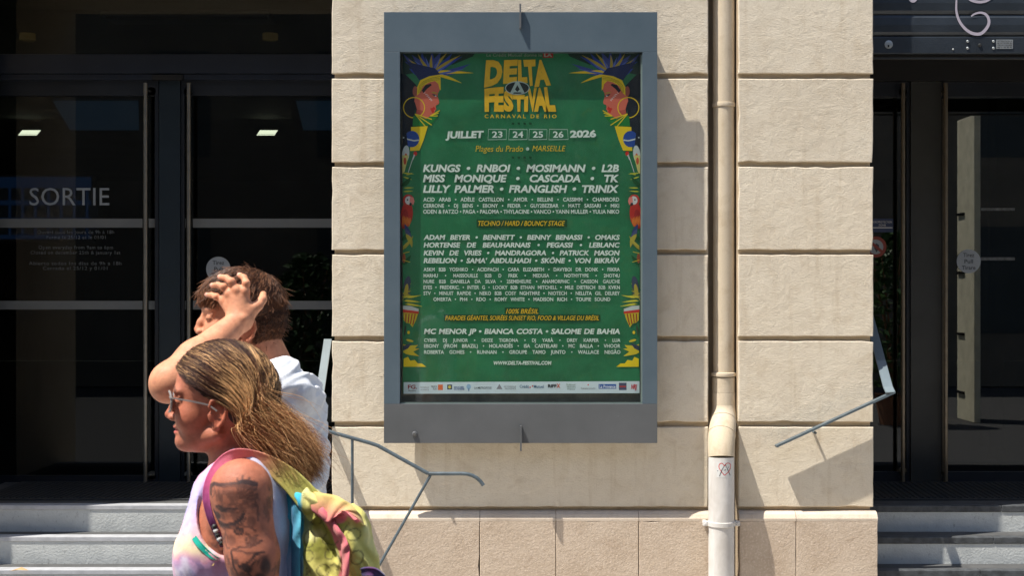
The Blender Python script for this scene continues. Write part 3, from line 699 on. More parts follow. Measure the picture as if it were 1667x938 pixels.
# flat printed artwork: layered inks, one mesh with a colour for every shape
PA = {'v':[], 'f':[], 'c':[]}; lay = [0]
def poly(pts, c, mirror=True, D=None):
    lay[0] += 1
    for mm in ((0,1) if mirror else (0,)):
        q = [((1697-x) if mm else x, y) for x, y in pts]
        if mm: q = q[::-1]
        k = len(PA['v']); d = DPo-.00010-.0000075*lay[0]
        # triangulate
        vv = [P(x,y,d) for x,y in q]
        from mathutils.geometry import tessellate_polygon
        for tri in tessellate_polygon([vv]): PA['f'].append(tuple(k+i for i in tri))
        PA['v'] += vv; PA['c'] += [sr(c)]*len(vv)
def c1(pts): return [(620+x/3.609, y/3.609) for x, y in pts]
def c2(pts): return [(640+x/3.752, 250+y/3.752) for x, y in pts]
def c3(pts): return [(620+x/3.609, 480+y/3.609) for x, y in pts]
def ell(cx, cy, rx, ry, a=0, n=22, f=lambda z: z):
    r = math.radians(a)
    return f([(cx+rx*math.cos(2*math.pi*i/n)*math.cos(r)-ry*math.sin(2*math.pi*i/n)*math.sin(r), cy+rx*math.cos(2*math.pi*i/n)*math.sin(r)+ry*math.sin(2*math.pi*i/n)*math.cos(r)) for i in range(n)])
def blade(x0, y0, x1, y1, w, f=c1, bend=0.0):
    dx, dy = x1-x0, y1-y0; l = math.hypot(dx,dy); nx, ny = -dy/l, dx/l; L_, R_ = [], []
    for i in range(7):
        t = i/6; ww = w*math.sin(math.pi*(t**.75)); bx = bend*math.sin(math.pi*t)
        L_.append((x0+dx*t+nx*(bx+ww), y0+dy*t+ny*(bx+ww))); R_.append((x0+dx*t+nx*(bx-ww), y0+dy*t+ny*(bx-ww)))
    return f(L_+R_[::-1][1:-1])
def stroke(pts, w, f=c1, closed=False):
    n = len(pts); A, Bq = [], []
    for i in range(n):
        p = pts[(i-1)%n] if closed else pts[max(0,i-1)]; q = pts[(i+1)%n] if closed else pts[min(n-1,i+1)]
        dx, dy = q[0]-p[0], q[1]-p[1]; l = math.hypot(dx,dy) or 1
        A.append((pts[i][0]-dy/l*w/2, pts[i][1]+dx/l*w/2)); Bq.append((pts[i][0]+dy/l*w/2, pts[i][1]-dx/l*w/2))
    return [f([A[i],A[(i+1)%n],Bq[(i+1)%n],Bq[i]]) for i in range(n if closed else n-1)]
def pst(pts, w, c, f=c1, closed=False, mirror=True):
    for q in stroke(pts, w, f, closed): poly(q, c, mirror); 
NAVY = (16,28,40); BLUE = (36,62,150); DBL = (24,40,84); YL = (226,196,32); YD = (170,150,50); SKIN = (206,104,84); RED = (196,44,36); WH = (196,206,204)
poly(c1([(128,300),(560,300),(540,330),(420,380),(330,330),(240,420),(128,440)]), (22,52,44))
poly(c1([(118,430),(150,440),(210,500),(205,560),(200,640),(200,780),(180,830),(150,850),(128,830),(124,600)]), NAVY)
for i,(x,y,w) in enumerate(((128,312,16),(140,360,18),(165,400,16),(180,320,18),(240,300,18),(300,296,18),(360,298,18),(420,310,18),(480,330,16),(530,372,15),(505,420,13),(440,330,14))):
    poly(blade(282,452,x,y,w,c1,8 if i%2 else -8), BLUE if i%3 else (58,74,140))
for x,y in ((160,345),(215,312),(300,318),(392,306),(470,322),(548,428),(478,488),(440,420)):
    poly(blade(300,430,x,y,9,c1,-6), YD if y<400 else YL)
for x,y in ((190,350),(260,330),(350,330),(430,352),(500,400)): poly(blade(290,440,x,y,6,c1,4), (84,104,178))
poly(c1([(150,360),(235,380),(320,400),(350,436),(280,448),(225,470)]), DBL)
poly(c1([(205,520),(240,470),(300,455),(345,470),(350,520),(335,548),(334,565),(343,598),(340,610),(326,616),(322,626),(326,640),(318,652),(314,668),(298,696),(270,700),(240,684),(212,676),(205,640),(196,600)]), SKIN)
poly(c1([(205,640),(250,650),(240,700),(205,690)]), (176,84,70))
poly(ell(201,535,14,30,0,18,c1), (150,80,66))
poly(c1([(240,530),(262,498),(292,490),(300,498),(272,520),(250,545)]), NAVY)
poly(c1([(212,560),(214,510),(232,470),(285,446),(350,436),(352,530),(344,520),(338,492),(318,474),(285,482),(248,505),(228,545)]), YL)
for k in range(3): pst([(222+k*7,545),(228+k*7,502+k*3),(252+k*5,476+k*4),(300,456+k*7),(348,448+k*9)], 2.4, (120,110,30))
poly(blade(300,552,336,566,5), (60,66,60)); poly(blade(296,540,338,548,3.5), (170,160,50)); poly(ell(322,563,5,4,0,10,c1), WH)
for i in range(6): pst([(252+i*8,546+i*9),(262+i*8,543+i*9)], 3.2, (220,205,200))
for i in range(5): pst([(268+i*6,556+i*7),(276+i*6,554+i*7)], 2.6, (220,205,200))
poly(c1([(288,636),(304,632),(312,624),(322,640),(310,646),(316,656),(302,664),(296,650)]), RED)
pst([(195+62*math.cos(i*math.pi/12), 631+60*math.sin(i*math.pi/12)) for i in range(24)], 5.5, YL, c1, True)
poly(c1([(188,585),(200,600),(212,640),(206,672),(200,640)]), NAVY)
poly(c1([(190,680),(215,672),(262,700),(310,668),(346,646),(330,690),(290,735),(230,742),(186,742)]), (26,120,52))
for x,y in ((346,648),(340,662),(334,680),(300,700),(300,735),(262,742)): pst([(200,668) if y>690 else (290,680),(x,y)], 5, YL)
poly(c1([(178,745),(276,740),(252,820),(226,884),(172,886)]), YL)
poly(ell(182,816,44,48,0,24,c1), (34,72,150)); pst([(130,806),(160,818),(195,826),(224,822)], 8, WH)
poly(c1([(128,830),(150,780),(158,850),(140,880),(126,880)]), NAVY)
poly(ell(146,905,21,52,6,22,c1), WH); poly(ell(147,922,9,22,0,14,c1), (206,96,60)); poly(ell(202,902,11,14,0,14,c1), RED); pst([(200,910),(188,938)], 4, WH)
poly(c2([(56,10),(95,10),(70,110),(56,125)]), (210,200,120)); poly(ell(72,45,9,22,0,14,c2), (200,90,60))
pst([(128,5),(92,115)], 4, WH, c2)
for a_ in ((60,118,130,125),(60,140,118,160),(66,210,128,208),(60,232,124,228),(80,130,120,118)): poly(blade(*a_,4,c2), (190,190,60))
for yy in (140, 470, 620, 780): poly(blade(50,yy+60,110,yy,14,c2,6), (24,86,46))
poly(ell(84,370,36,80,4,24,c2), (182,46,36)); poly(ell(70,400,22,60,6,20,c2), (150,34,34))
for i in range(6): poly(blade(62+i*9,375+i*3,56+i*8,450,4,c2), (214,120,40))
poly(ell(92,285,34,36,0,22,c2), (186,60,50)); poly(ell(96,286,24,26,0,20,c2), (206,208,206)); poly(c2([(104,262),(124,268),(130,292),(122,316),(112,300),(100,296)]), (222,130,120)); poly(c2([(102,298),(114,302),(110,322),(98,312)]), NAVY); poly(ell(88,282,5,5,0,10,c2), NAVY)
for i,(cc) in enumerate(((40,60,110),(70,80,120),(170,160,60))):
    poly(blade(70+i*4,430+i*30,104+i*6,560+i*8,14,c2,-8), cc)
for i in range(6): poly(blade(58,590-i*4,122,500-i*12+i*14,7,c2,5), (178,166,62) if i%2 else (142,134,50))
poly(ell(66,640,10,30,0,14,c2), (150,80,50)); pst([(60,610),(100,600)], 4, (200,180,50), c2); pst([(60,650),(104,664)], 4, (200,180,50), c2)
for i in range(7): poly(blade(56,900-i*8,112,790+i*16,8,c2,-6), ((166,156,60),(64,74,96),(120,130,60))[i%3])
poly(ell(86,800,20,52,10,20,c2), (62,72,92)); poly(ell(80,840,12,44,8,20,c2), (178,162,60))
for a_ in ((60,900,165,908),(70,920,180,934),(56,880,130,868)): poly(blade(*a_,4,c2), (214,206,60))
poly(c3([(130,62),(222,82),(222,100),(206,150),(186,192),(170,170),(150,165),(134,150)]), (196,172,40))
for i in range(4): pst([(148+i*18,112),(146+i*14,160+i*6)], 6, (150,44,30), c3)
poly(c3([(130,82),(222,96),(222,112),(130,104)]), (196,52,40)); poly(c3([(130,64),(175,66),(222,84),(222,98),(175,92),(130,86)]), WH)
for a_ in ((150,20,240,2),(150,50,244,70),(140,30,235,45)): poly(blade(*a_,4,c3), (214,206,60))
poly(ell(163,222,8,10,0,12,c3), YL); poly(ell(142,210,6,30,8,12,c3), (60,80,60)); poly(ell(170,270,22,7,15,14,c3), (210,190,50))
poly(c3([(132,290),(160,300),(218,296),(200,316),(226,318),(190,335),(225,362),(180,356),(150,350),(132,340)]), (210,190,44)); poly(c3([(132,300),(182,286),(160,316),(132,330)]), (60,70,90))
poly(c3([(134,424),(134,376),(160,366),(172,388),(200,384),(216,404),(240,404),(266,424)]), (232,204,26))
for i in range(4): poly(c1([(770+i*34,718),(784+i*34,720),(783+i*34,732),(769+i*34,730)]), (14,70,40), False); poly(c1([(770+i*34,918),(784+i*34,920),(783+i*34,932),(769+i*34,930)]), (14,70,40), False)
# date boxes, dark title backings, sponsor strip
for a_, b_ in ((628,740),(750,862),(868,978),(986,1098)):
    q = [(a_+5,758),(b_-2,760),(b_+(3 if a_>900 else -3),818),(a_+1,820)]
    pst(q, 4, (176,204,188), c1, True, False)
poly(c2([(510,402),(1062,402),(1062,450),(510,450)]), (28,76,40), False)
poly(c3([(728,76),(930,76),(930,112),(728,112)]), (26,74,40), False); poly(c3([(372,118),(1290,118),(1290,156),(372,156)]), (26,74,40), False)
poly(c1([(952,306),(1012,306),(1012,338),(952,338)]), (170,40,36), False)
poly(ell(862,874,10,10,0,10,c1), (176,200,190), False)
poly([(657,622.6),(1041,621),(1041,640.5),(657,641.5)], (206,222,228), False)
SP = [('FG.',664,679,627,633.5,(150,40,50),.03),('Radio',665,677,635,637.5,(60,60,70),0),('MARSEILLE',684,698,630,632,(120,120,125),0),('PROVENCE',685,698,634,636,(120,120,125),0),('REGION',702,711,628,631,(60,60,60),0),('SUD',705,711,632,635,(60,60,60),0),
  ('BOUCHES',739,755,629.5,632,(50,80,150),.02),('DU RHÔNE',739,756,632.6,635.2,(50,80,150),.02),('LA METROPOLE',772,800,630,633.4,(90,100,110),.01),('AIX MARSEILLE',820,840,628.5,631,(130,130,135),0),('PROVENCE',822,840,632,634.5,(130,130,135),0),
  ('Crédit',846,861,627.2,632,(60,110,150),.01),('Mutuel',869,885,627.2,632,(60,110,150),.01),('RIFF',892,906,626,631.5,(30,30,34),.04),('X',906,912,625,632,(210,90,50),.04),('Solimut',922,937,625,628,(110,140,110),0),('Mutuelle',923,937,629,631.5,(110,140,110),0),('France',924,936,632.5,635,(110,140,110),0),
  ('heetroom',946,969,631,634,(120,120,125),0),('La Provence',976,1002,627,632.5,(215,225,240),.03),('NRJ',1027,1037,626,634,(205,50,60),.04)]
poly([(713,626.5),(721,626.5),(721,635.5),(713,635.5)], (220,110,60), False); poly([(728,626.5),(736,626.5),(736,634.5),(728,634.5)], (60,70,90), False); poly(ell(732,630.5,2.6,2.6,0,10), (214,200,90), False)
poly(ell(763,630,3.8,4.4,0,12), (150,185,215), False); poly([(761.8,632),(764.2,632),(764.2,637),(761.8,637)], (120,150,180), False)
poly([(774,625.8),(774,626.4),(800,626.4),(800,625.8)], (190,200,205), False); poly([(808,634),(813,625.5),(818,634)], (140,140,146), False)
poly(ell(863,631,1.3,1.3,0,8), (200,60,60), False); poly(ell(867,629,1.3,1.3,0,8), (200,60,60), False); poly(ell(957.5,627,1.2,1.2,0,8), (210,70,60), False)
poly([(974.5,625.8),(1003,625.8),(1003,633.4),(974.5,633.4)], (44,94,170), False); poly([(1007.5,623.5),(1020,623.5),(1020,635.5),(1007.5,635.5)], (80,84,110), False); poly([(1008.5,628.5),(1019,628.5),(1019,631),(1008.5,631)], (170,60,60), False)
ca = mesh_obj('printed_artwork', PA['v'], PA['f'], vcol('poster_inks', .5, -1), None, False, PA['c']); ca['kind'] = 'stuff'; ks.append(ca)
for s, x0, x1, y0, y1, c, b in SP: L(s, x0, x1, y0, y1, mat=ink('sp%d%d%d'%c, c), bold=b, shear=.25 if s=='NRJ' else 0)
L('LA', 885.5, 899, 86.4, 92.2, mat=ink('dimwhite', (150,165,155)), bold=.05)
# headline: fat letters squeezed into their measured quads
def warp(ch, quad, mat, bold=.07, cut=None):
    co, fs = text_geo(ch, bold); x0,x1 = co[:,0].min(), co[:,0].max(); y0,y1 = co[:,1].min(), co[:,1].max()
    (ax,ay),(bx,by),(cx,cy),(dx,dy) = quad  # tl tr br bl
    V = []
    for x, y, _ in co:
        u = (x-x0)/(x1-x0); w = (y1-y)/(y1-y0)
        px = (ax*(1-u)+bx*u)*(1-w)+(dx*(1-u)+cx*u)*w; py = (ay*(1-u)+by*u)*(1-w)+(dy*(1-u)+cy*u)*w
        V.append(P(620+px/3.609, py/3.609, lx-.0001))
    ks.append(mesh_obj('headline_letter', V, fs, mat))
YLH = ink('headline', (234,186,34))
for ch, q in (('D',[(618,352),(716,350),(712,490),(606,514)]),('E',[(724,352),(806,348),(798,486),(718,492)]),('L',[(806,350),(850,350),(862,486),(806,492)]),('T',[(836,350),(908,348),(910,500),(858,506)]),('A',[(908,350),(968,350),(1000,500),(902,512)]),
    ('F',[(608,520),(672,512),(664,655),(610,656)]),('E',[(672,512),(722,508),(722,655),(664,655)]),('S',[(722,520),(776,540),(780,655),(722,655)]),('T',[(774,556),(846,556),(836,655),(786,655)]),('I',[(842,570),(866,560),(864,655),(842,655)]),('V',[(862,520),(916,515),(908,655),(876,655)]),('A',[(912,515),(952,512),(984,655),(900,655)]),('L',[(958,512),(1004,508),(1030,655),(972,655)])):
    warp(ch, q, YLH, .062)
def flat(pts, c, name, d):
    vv = [P(x,y,lx-d) for x,y in pts]; ks.append(mesh_obj(name, vv, [tuple(range(len(vv)))[::-1]], ink(name, c)))
flat(ell(802,516,72,40,0,36,c1), (176,198,190), 'emblem', .0003); flat(ell(802,516,67,35,0,36,c1), (14,32,30), 'emblem_eye', .0004)
flat(c1([(792,480),(812,480),(846,548),(758,548)]), (176,198,190), 'emblem', .0005); flat(c1([(802,498),(816,524),(802,538),(788,524)]), (14,32,30), 'emblem_eye', .0006)
flat(c1([(782,541),(822,541),(828,547),(776,547)]), (14,32,30), 'emblem_eye', .0007)
adopt(poster, ks)

# ------------------------------------------------------------------ drainpipe
M['pipe'] = stucco('painted_pipe', (.66,.57,.44,1), (.58,.49,.36,1), (.36,.25,.13,1), .0008)
t = NT('worn_white_pipe'); v = t.pos((1,1,.5)); 
c = t.ramp(t.noise(v, 14, 5, .6, .4), [(.3, (.50,.47,.43,1)), (.7, (.66,.64,.61,1))])
c = t.mix(c, (.30,.16,.10,1), t.math('MULTIPLY', t.ramp(t.noise(t.pos(), 26, 5, .75, .5), [(.66,(0,0,0,1)),(.72,(1,1,1,1))]), .7))
t.col(c); t.rough(.6); t.bump(t.noise(v, 60, 4, .6), .0008); M['pipelow'] = t.m
pipe = thing('drainpipe', 'cream rain pipe in the wall groove turning into a worn white lower pipe', 'drainpipe', (P(1175,0,6.89).x,-.10,0)); ks = []
xu = (P(1161,0,7.05).x+P(1197,0,7.05).x)/2; ru = .0545; yu = .07
zl = P(0,745,6.9).z; xl = P(1174.5,0,6.89).x; yl = -.105; rl = .0625
z_e = P(0,663,7.02).z
ks.append(MB().tube([(xu,yu,4.6),(xu,yu,Zw(172))], ru, 32).build('pipe_section', M['pipe'], None, True))
ks.append(MB().tube([(xu,yu,Zw(172)-.001),(xu,yu,Zw(615))], ru-.001, 32).build('pipe_section', M['pipe'], None, True))
def collar(z, r, x, y, h=.02, mat=M['pipe']):
    return MB().tube([(x,y,z-h/2),(x,y,z-h/2+.002),(x,y,z),(x,y,z+h/2-.002),(x,y,z+h/2)], [r-.004,r+.003,r+.005,r+.003,r-.004], 32).build('collar', mat, None, True)
ks.append(collar(Zw(168), ru, xu, yu, .024)); ks.append(collar(Zw(611), ru+.004, xu, yu-.002, .022))
ks.append(MB().tube([(xu,yu-.002,Zw(616)),(xu,yu-.002,Zw(640))], ru+.003, 32).build('pipe_socket', M['pipe'], None, True))
ks.append(MB().tube([(xu,yu-.002,Zw(640.8)),(xu,yu-.004,z_e+.0)], ru+.0045, 32).build('pipe_socket', M['pipe'], None, True))
# swept neck, one bent sleeve with two faint seams
A_, B_, C_, D_ = Vector((xu,yu-.004,z_e)), Vector((xu,yu-.02,z_e-.11)), Vector((xl,yl+.03,z_e-.10)), Vector((xl,yl,zl))
npt = 22; pth = []; rr = []
for i in range(npt+1):
    t_ = i/npt; pth.append(A_*(1-t_)**3+B_*3*t_*(1-t_)**2+C_*3*t_*t_*(1-t_)+D_*t_**3)
    rr.append(ru+.0045+(rl+.0015-ru-.0045)*min(1, t_*1.5)+.003*math.sin(math.pi*t_))
ks.append(MB().tube(pth, rr, 32).build('elbow', M['pipe'], None, True))
for i in (6, 14):
    d = (pth[i+1]-pth[i-1]).normalized()*.0016
    ks.append(MB().tube([pth[i]-d, pth[i]-d*.6, pth[i]+d*.6, pth[i]+d], [rr[i]-.001, rr[i]+.0022, rr[i]+.0022, rr[i]-.001], 32).build('elbow_seam', M['pipe'], None, True))
ks.append(MB().tube([(xl,yl,zl+.003),(xl,yl,0)], rl, 36).build('lower_pipe', M['pipelow'], None, True))
zc = P(0,856,6.84).z
ks.append(MB().tube([(xl,yl,zc-.012),(xl,yl,zc-.010),(xl,yl,zc+.010),(xl,yl,zc+.012)], [rl+.001,rl+.005,rl+.005,rl+.001], 36).build('clamp', M['pipelow'], None, True))
for s in (-1, 1):
    m = MB(); m.bevbox((xl+s*(rl+.003),yl-.012,zc-.012),(xl+s*(rl+.028),yl+.012,zc+.012), .004); m.tube([(xl+s*(rl+.016),yl-.02,zc),(xl+s*(rl+.016),yl+.02,zc)], .005, 8)
    m.box((xl+s*(rl+.006),yl+.01,zc-.008),(xl+s*(rl+.022),YB,zc+.008)); ks.append(m.build('clamp_ear', M['pipelow']))
# sticker wraps round the pipe
def cyl(px, py, lift):
    D0 = CAMY*-1+yl-rl; p = P(px, py, D0); sx = (p.x-xl); sx = max(-rl*.98, min(rl*.98, sx)); r = rl+lift
    return Vector((xl+r*math.sin(math.asin(sx/rl)), yl-r*math.cos(math.asin(sx/rl)), p.z))
V = []; Fc = []
for i in range(9):
    for y in (752.5, 778): V.append(cyl(1167+i*3.25, y+i*.05, .0006))
for i in range(8): Fc.append((2*i,2*i+1,2*i+3,2*i+2))
st = mesh_obj('heart_sticker', V, Fc, M['white'])
def cst(pts, w, mat, lift):
    V = []; Fc = []
    for i, (x, y) in enumerate(pts):
        a_ = pts[max(0,i-1)]; b_ = pts[min(len(pts)-1,i+1)]; dx, dy = b_[0]-a_[0], b_[1]-a_[1]; l = math.hypot(dx,dy) or 1
        V += [cyl(x-dy/l*w/2, y+dx/l*w/2, lift), cyl(x+dy/l*w/2, y-dx/l*w/2, lift)]
        if i: k = len(V); Fc.append((k-4,k-3,k-1,k-2))
    return mesh_obj('sticker_drawing', V, Fc, mat)
redi = plain('red_marker', (.55,.03,.03,1), .6)
hk = [cst(catmull([(1179.5,774.5),(1174,768),(1170.5,761),(1172,756),(1176,755),(1179.5,759),(1183,755),(1188,755.5),(1190,760),(1187,768),(1179.5,774.5)],5), 1.1, redi, .0010),
      cst([(1171.5,776),(1175,766),(1180.5,756.5),(1185,766),(1189,775)], 1.1, M['stickertext'], .0013), cst([(1168,767.5),(1180,766),(1189.5,764.5)], 1.0, M['stickertext'], .0016), cst([(1173,771),(1187,761)], .9, M['stickertext'], .0018)]
sub(st, hk); ks.append(st); adopt(pipe, ks)

# ------------------------------------------------------------------ handrails
rl_ = thing('handrail', 'grey metal handrail with a hooked end in front of the wall, below the poster case', 'handrail', (-.6,-.35,0)); ks = []
ks.append(MB().bar([(-.955,CAMY+7.36+.0,P(0,553,7.36).z),(-.955,CAMY+7.06,P(0,641,7.06).z),(-.95,CAMY+6.66,P(0,690,6.66).z)], (1,0,0), .040, .008).build('flat_bar', plain('pale_rail_paint', (.15,.19,.21,1), .4)))
Q = 6.65
def rnd(a, b, c, n=5):                  # rounded corner
    return [a*(1-t)**2+b*2*t*(1-t)+c*t*t for t in (i/n for i in range(n+1))]
pts = [P(503,694,Q),P(600,721,Q),P(615,726,Q),P(697,771.5,Q)]
ks.append(MB().tube(pts, .0092, 12).build('top_rail', M['rail'], None, True))
pts = [P(697,771.8,Q)]+rnd(P(752,771.6,Q),P(776,771.8,Q),P(787,791,Q))
ks.append(MB().tube(pts, .0090, 12).build('hooked_end', M['rail'], None, True))
ks.append(MB().tube([P(573.5,716,Q),P(573.5,1074,Q)], .0068, 12).build('post', M['rail'], None, True))
ks.append(MB().tube([P(701,774,Q),P(617,922,Q),P(556,1030,Q)], .0068, 12).build('brace', M['rail'], None, True))
adopt(rl_, ks)
rr_ = thing('handrail', 'grey flat-bar handrail on the wall right of the drainpipe, climbing into the shuttered entrance', 'handrail', (1.6,-.05,.9)); ks = []
a = P(1262.5,727,6.945); b = P(1455,638.5,6.945); a.y = b.y = -.058
ks.append(MB().bar([a, b], (0,1,0), .046, .010).build('flat_bar', M['rail']))
ks.append(MB().bar([b+Vector((-.022,-.022,-.002)), b+Vector((-.024,.02,.022)), P(1434,588,7.06), P(1405,490,7.5)+Vector((.01,0,0))], (1,0,0), .046, .008).build('flat_bar', bpy.data.materials['pale_rail_paint']))
c = P(1327,703,6.96); ks.append(MB().tube([(c.x,-.05,c.z-.006),(c.x,.01,c.z-.006)], .0065, 10).build('bracket', M['rail'], None, True))
adopt(rr_, ks)
# ------------------------------------------------------------------ sculpting: blended implicit solids -> one continuous mesh
class Sculpt:
    def __init__(s, ax, ay, az):
        s.ax, s.ay, s.az = [np.asarray(a, np.float32) for a in (ax, ay, az)]
        s.F = np.full((len(ax), len(ay), len(az)), .08, np.float32)
    def _win(s, lo, hi):
        r = []
        for a, l, h in zip((s.ax, s.ay, s.az), lo, hi):
            i0 = max(0, int(np.searchsorted(a, l))-1); i1 = min(len(a), int(np.searchsorted(a, h))+1); r.append((i0, i1))
        return r
    def _apply(s, w, d, k, op):
        sl = tuple(slice(a, b) for a, b in w); f = s.F[sl]
        if op == 'add':
            if k > 0: h = np.clip(.5+.5*(f-d)/k, 0, 1); s.F[sl] = f*(1-h)+d*h-k*h*(1-h)
            else: s.F[sl] = np.minimum(f, d)
        else:
            d = -d
            if k > 0: h = np.clip(.5-.5*(f-d)/k, 0, 1); s.F[sl] = f*(1-h)+d*h+k*h*(1-h)
            else: s.F[sl] = np.maximum(f, d)
    def _grid(s, w, c):
        (a,b),(d,e),(f,g) = w
        return (s.ax[a:b][:,None,None]-c[0], s.ay[d:e][None,:,None]-c[1], s.az[f:g][None,None,:]-c[2])
    def ell(s, c, r, k=.02, rot=None, op='add'):
        m = max(r)+k+.02; w = s._win([x-m for x in c], [x+m for x in c])
        if any(b <= a for a, b in w): return s
        x, y, z = s._grid(w, c)
        if rot is not None:
            R = rot; x, y, z = (R[0][0]*x+R[1][0]*y+R[2][0]*z, R[0][1]*x+R[1][1]*y+R[2][1]*z, R[0][2]*x+R[1][2]*y+R[2][2]*z)
        k0 = np.sqrt((x/r[0])**2+(y/r[1])**2+(z/r[2])**2); k1 = np.sqrt((x/r[0]**2)**2+(y/r[1]**2)**2+(z/r[2]**2)**2)+1e-6
        s._apply(w, k0*(k0-1)/k1, k, op); return s
    def cone(s, a, b, ra, rb, k=.015, op='add', flat=None):
        a = np.array(a, np.float32); b = np.array(b, np.float32); m = max(ra, rb)+k+.02
        w = s._win(np.minimum(a, b)-m, np.maximum(a, b)+m)
        if any(q <= p for p, q in w): return s
        x, y, z = s._grid(w, a); d = b-a; L2 = float(d@d)+1e-12
        t = np.clip((x*d[0]+y*d[1]+z*d[2])/L2, 0, 1)
        q = np.sqrt((x-t*d[0])**2+(y-t*d[1])**2+(z-t*d[2])**2)-(ra+(rb-ra)*t)
        s._apply(w, q, k, op); return s
    def mesh(s):
        F_ = s.F; nx, ny, nz = F_.shape; I = F_ < 0
        c = [I[i:nx-1+i, j:ny-1+j, k:nz-1+k] for i in (0,1) for j in (0,1) for k in (0,1)]
        anyc = c[0] | c[1] | c[2] | c[3] | c[4] | c[5] | c[6] | c[7]; allc = c[0] & c[1] & c[2] & c[3] & c[4] & c[5] & c[6] & c[7]
        act = anyc & ~allc; ii, jj, kk = np.nonzero(act); n = len(ii)
        idx = np.full(act.shape, -1, np.int32); idx[act] = np.arange(n)
        sm = np.zeros((n,3), np.float64); ct = np.zeros(n)
        corners = [(i,j,k) for i in (0,1) for j in (0,1) for k in (0,1)]
        val = {c_: F_[ii+c_[0], jj+c_[1], kk+c_[2]] for c_ in corners}
        for a in corners:
            for ax_ in range(3):
                if a[ax_] == 0:
                    b = list(a); b[ax_] = 1; b = tuple(b); va, vb = val[a], val[b]; m = (va < 0) != (vb < 0)
                    t = np.where(m, va/np.where(m, va-vb, 1), 0)
                    for q in range(3):
                        sm[:,q] += np.where(m, a[q]+(t if q == ax_ else 0), 0)
                    ct += m
        sm /= ct[:,None]
        V = np.empty((n,3))
        for q, (A, I0) in enumerate(((s.ax,ii),(s.ay,jj),(s.az,kk))): V[:,q] = A[I0]+(A[np.minimum(I0+1, len(A)-1)]-A[I0])*sm[:,q]
        faces = []
        for ax_ in range(3):
            sl0 = [slice(1,-1)]*3; sl1 = [slice(1,-1)]*3; sl0[ax_] = slice(0,-1); sl1[ax_] = slice(1,None)
            A, B_ = I[tuple(sl0)], I[tuple(sl1)]; e = np.nonzero(A != B_); inside = A[e]
            g = [e[q]+(1 if q != ax_ else 0) for q in range(3)]
            o1, o2 = (ax_+1)%3, (ax_+2)%3
            def cell(d1, d2):
                h = [x.copy() for x in g]; h[o1] = h[o1]-d1; h[o2] = h[o2]-d2; return idx[h[0], h[1], h[2]]
            q4 = np.stack([cell(0,0), cell(1,0), cell(1,1), cell(0,1)], 1)
            q4[~inside] = q4[~inside][:,::-1]; faces.append(q4)
        Fq = np.concatenate(faces); Fq = Fq[(Fq >= 0).all(1)]
        return V, Fq
def relax(V, Fq, it=2, lam=.5):
    n = len(V); E = np.concatenate([Fq[:,[0,1]],Fq[:,[1,2]],Fq[:,[2,3]],Fq[:,[3,0]]]); 
    for _ in range(it):
        acc = np.zeros_like(V); cnt = np.zeros(n)
        for q in range(3): acc[:,q] = np.bincount(E[:,0], V[E[:,1],q], n)+np.bincount(E[:,1], V[E[:,0],q], n)
        cnt = np.bincount(E[:,0], minlength=n)+np.bincount(E[:,1], minlength=n)
        V = V+(acc/np.maximum(cnt,1)[:,None]-V)*lam
    return V
def vnormals(V, Fq):
    nrm = np.cross(V[Fq[:,2]]-V[Fq[:,0]], V[Fq[:,3]]-V[Fq[:,1]]); N = np.zeros_like(V)
    for i in range(4):
        for q in range(3): N[:,q] += np.bincount(Fq[:,i], nrm[:,q], len(V))
    return N/(np.linalg.norm(N, axis=1)[:,None]+1e-9)
def quad_obj(name, V, Fq, mat, cols=None, smooth=True):
    me = bpy.data.meshes.new(name); n, m = len(V), len(Fq); k = Fq.shape[1]
    me.vertices.add(n); me.vertices.foreach_set('co', V.astype(np.float32).ravel())
    me.loops.add(m*k); me.loops.foreach_set('vertex_index', Fq.astype(np.int32).ravel())
    me.polygons.add(m); me.polygons.foreach_set('loop_start', (np.arange(m)*k).astype(np.int32)); me.polygons.foreach_set('loop_total', np.full(m, k, np.int32))
    me.polygons.foreach_set('use_smooth', np.full(m, smooth))
    if cols is not None:
        ca = me.color_attributes.new('Col', 'FLOAT_COLOR', 'POINT'); c = np.ones((n,4), np.float32); c[:,:cols.shape[1]] = cols; ca.data.foreach_set('color', c.ravel())
    me.materials.append(mat); me.update(); me.validate()
    o = bpy.data.objects.new(name, me); C.objects.link(o); return o
# smooth value noise for folds and dye
class VNoise:
    def __init__(s, seed): s.g = np.random.default_rng(seed).random((32,32,32)).astype(np.float32)
    def __call__(s, p, sc):
        q = p*sc+100.0; i = np.floor(q).astype(int); f = q-i; f = f*f*(3-2*f); r = 0
        for a in (0,1):
            for b in (0,1):
                for c in (0,1):
                    w = (f[:,0] if a else 1-f[:,0])*(f[:,1] if b else 1-f[:,1])*(f[:,2] if c else 1-f[:,2])
                    r = r+w*s.g[(i[:,0]+a)%32, (i[:,1]+b)%32, (i[:,2]+c)%32]
        return r
    def fbm(s, p, sc, o=4): return sum(s(p, sc*2**i)*.5**(i+1) for i in range(o))/(1-.5**o)
vn = VNoise(3); vn2 = VNoise(11)
def axis(*seg):                         # (start, end, step) pieces -> graded coordinates
    out = []
    for a, b, st in seg: out += list(np.arange(a, b-1e-6, st))
    out.append(seg[-1][1]); return out
def lerpc(a, b, t): t = np.asarray(t)[:,None]; return a*(1-t)+b*t
def lin(c): return np.array(sr(c)[:3])
def to_px(V, D): return np.stack([CX+V[:,0]*F/D, CY+(CAMH-V[:,2])*F/D], 1)   # garment patterns are laid out on the side of the body
def seg_dist(p, a, b):
    a = np.array(a, float); b = np.array(b, float); d = b-a; t = np.clip(((p-a)@d)/(d@d+1e-9), 0, 1)
    return np.linalg.norm(p-a-t[:,None]*d, axis=1)
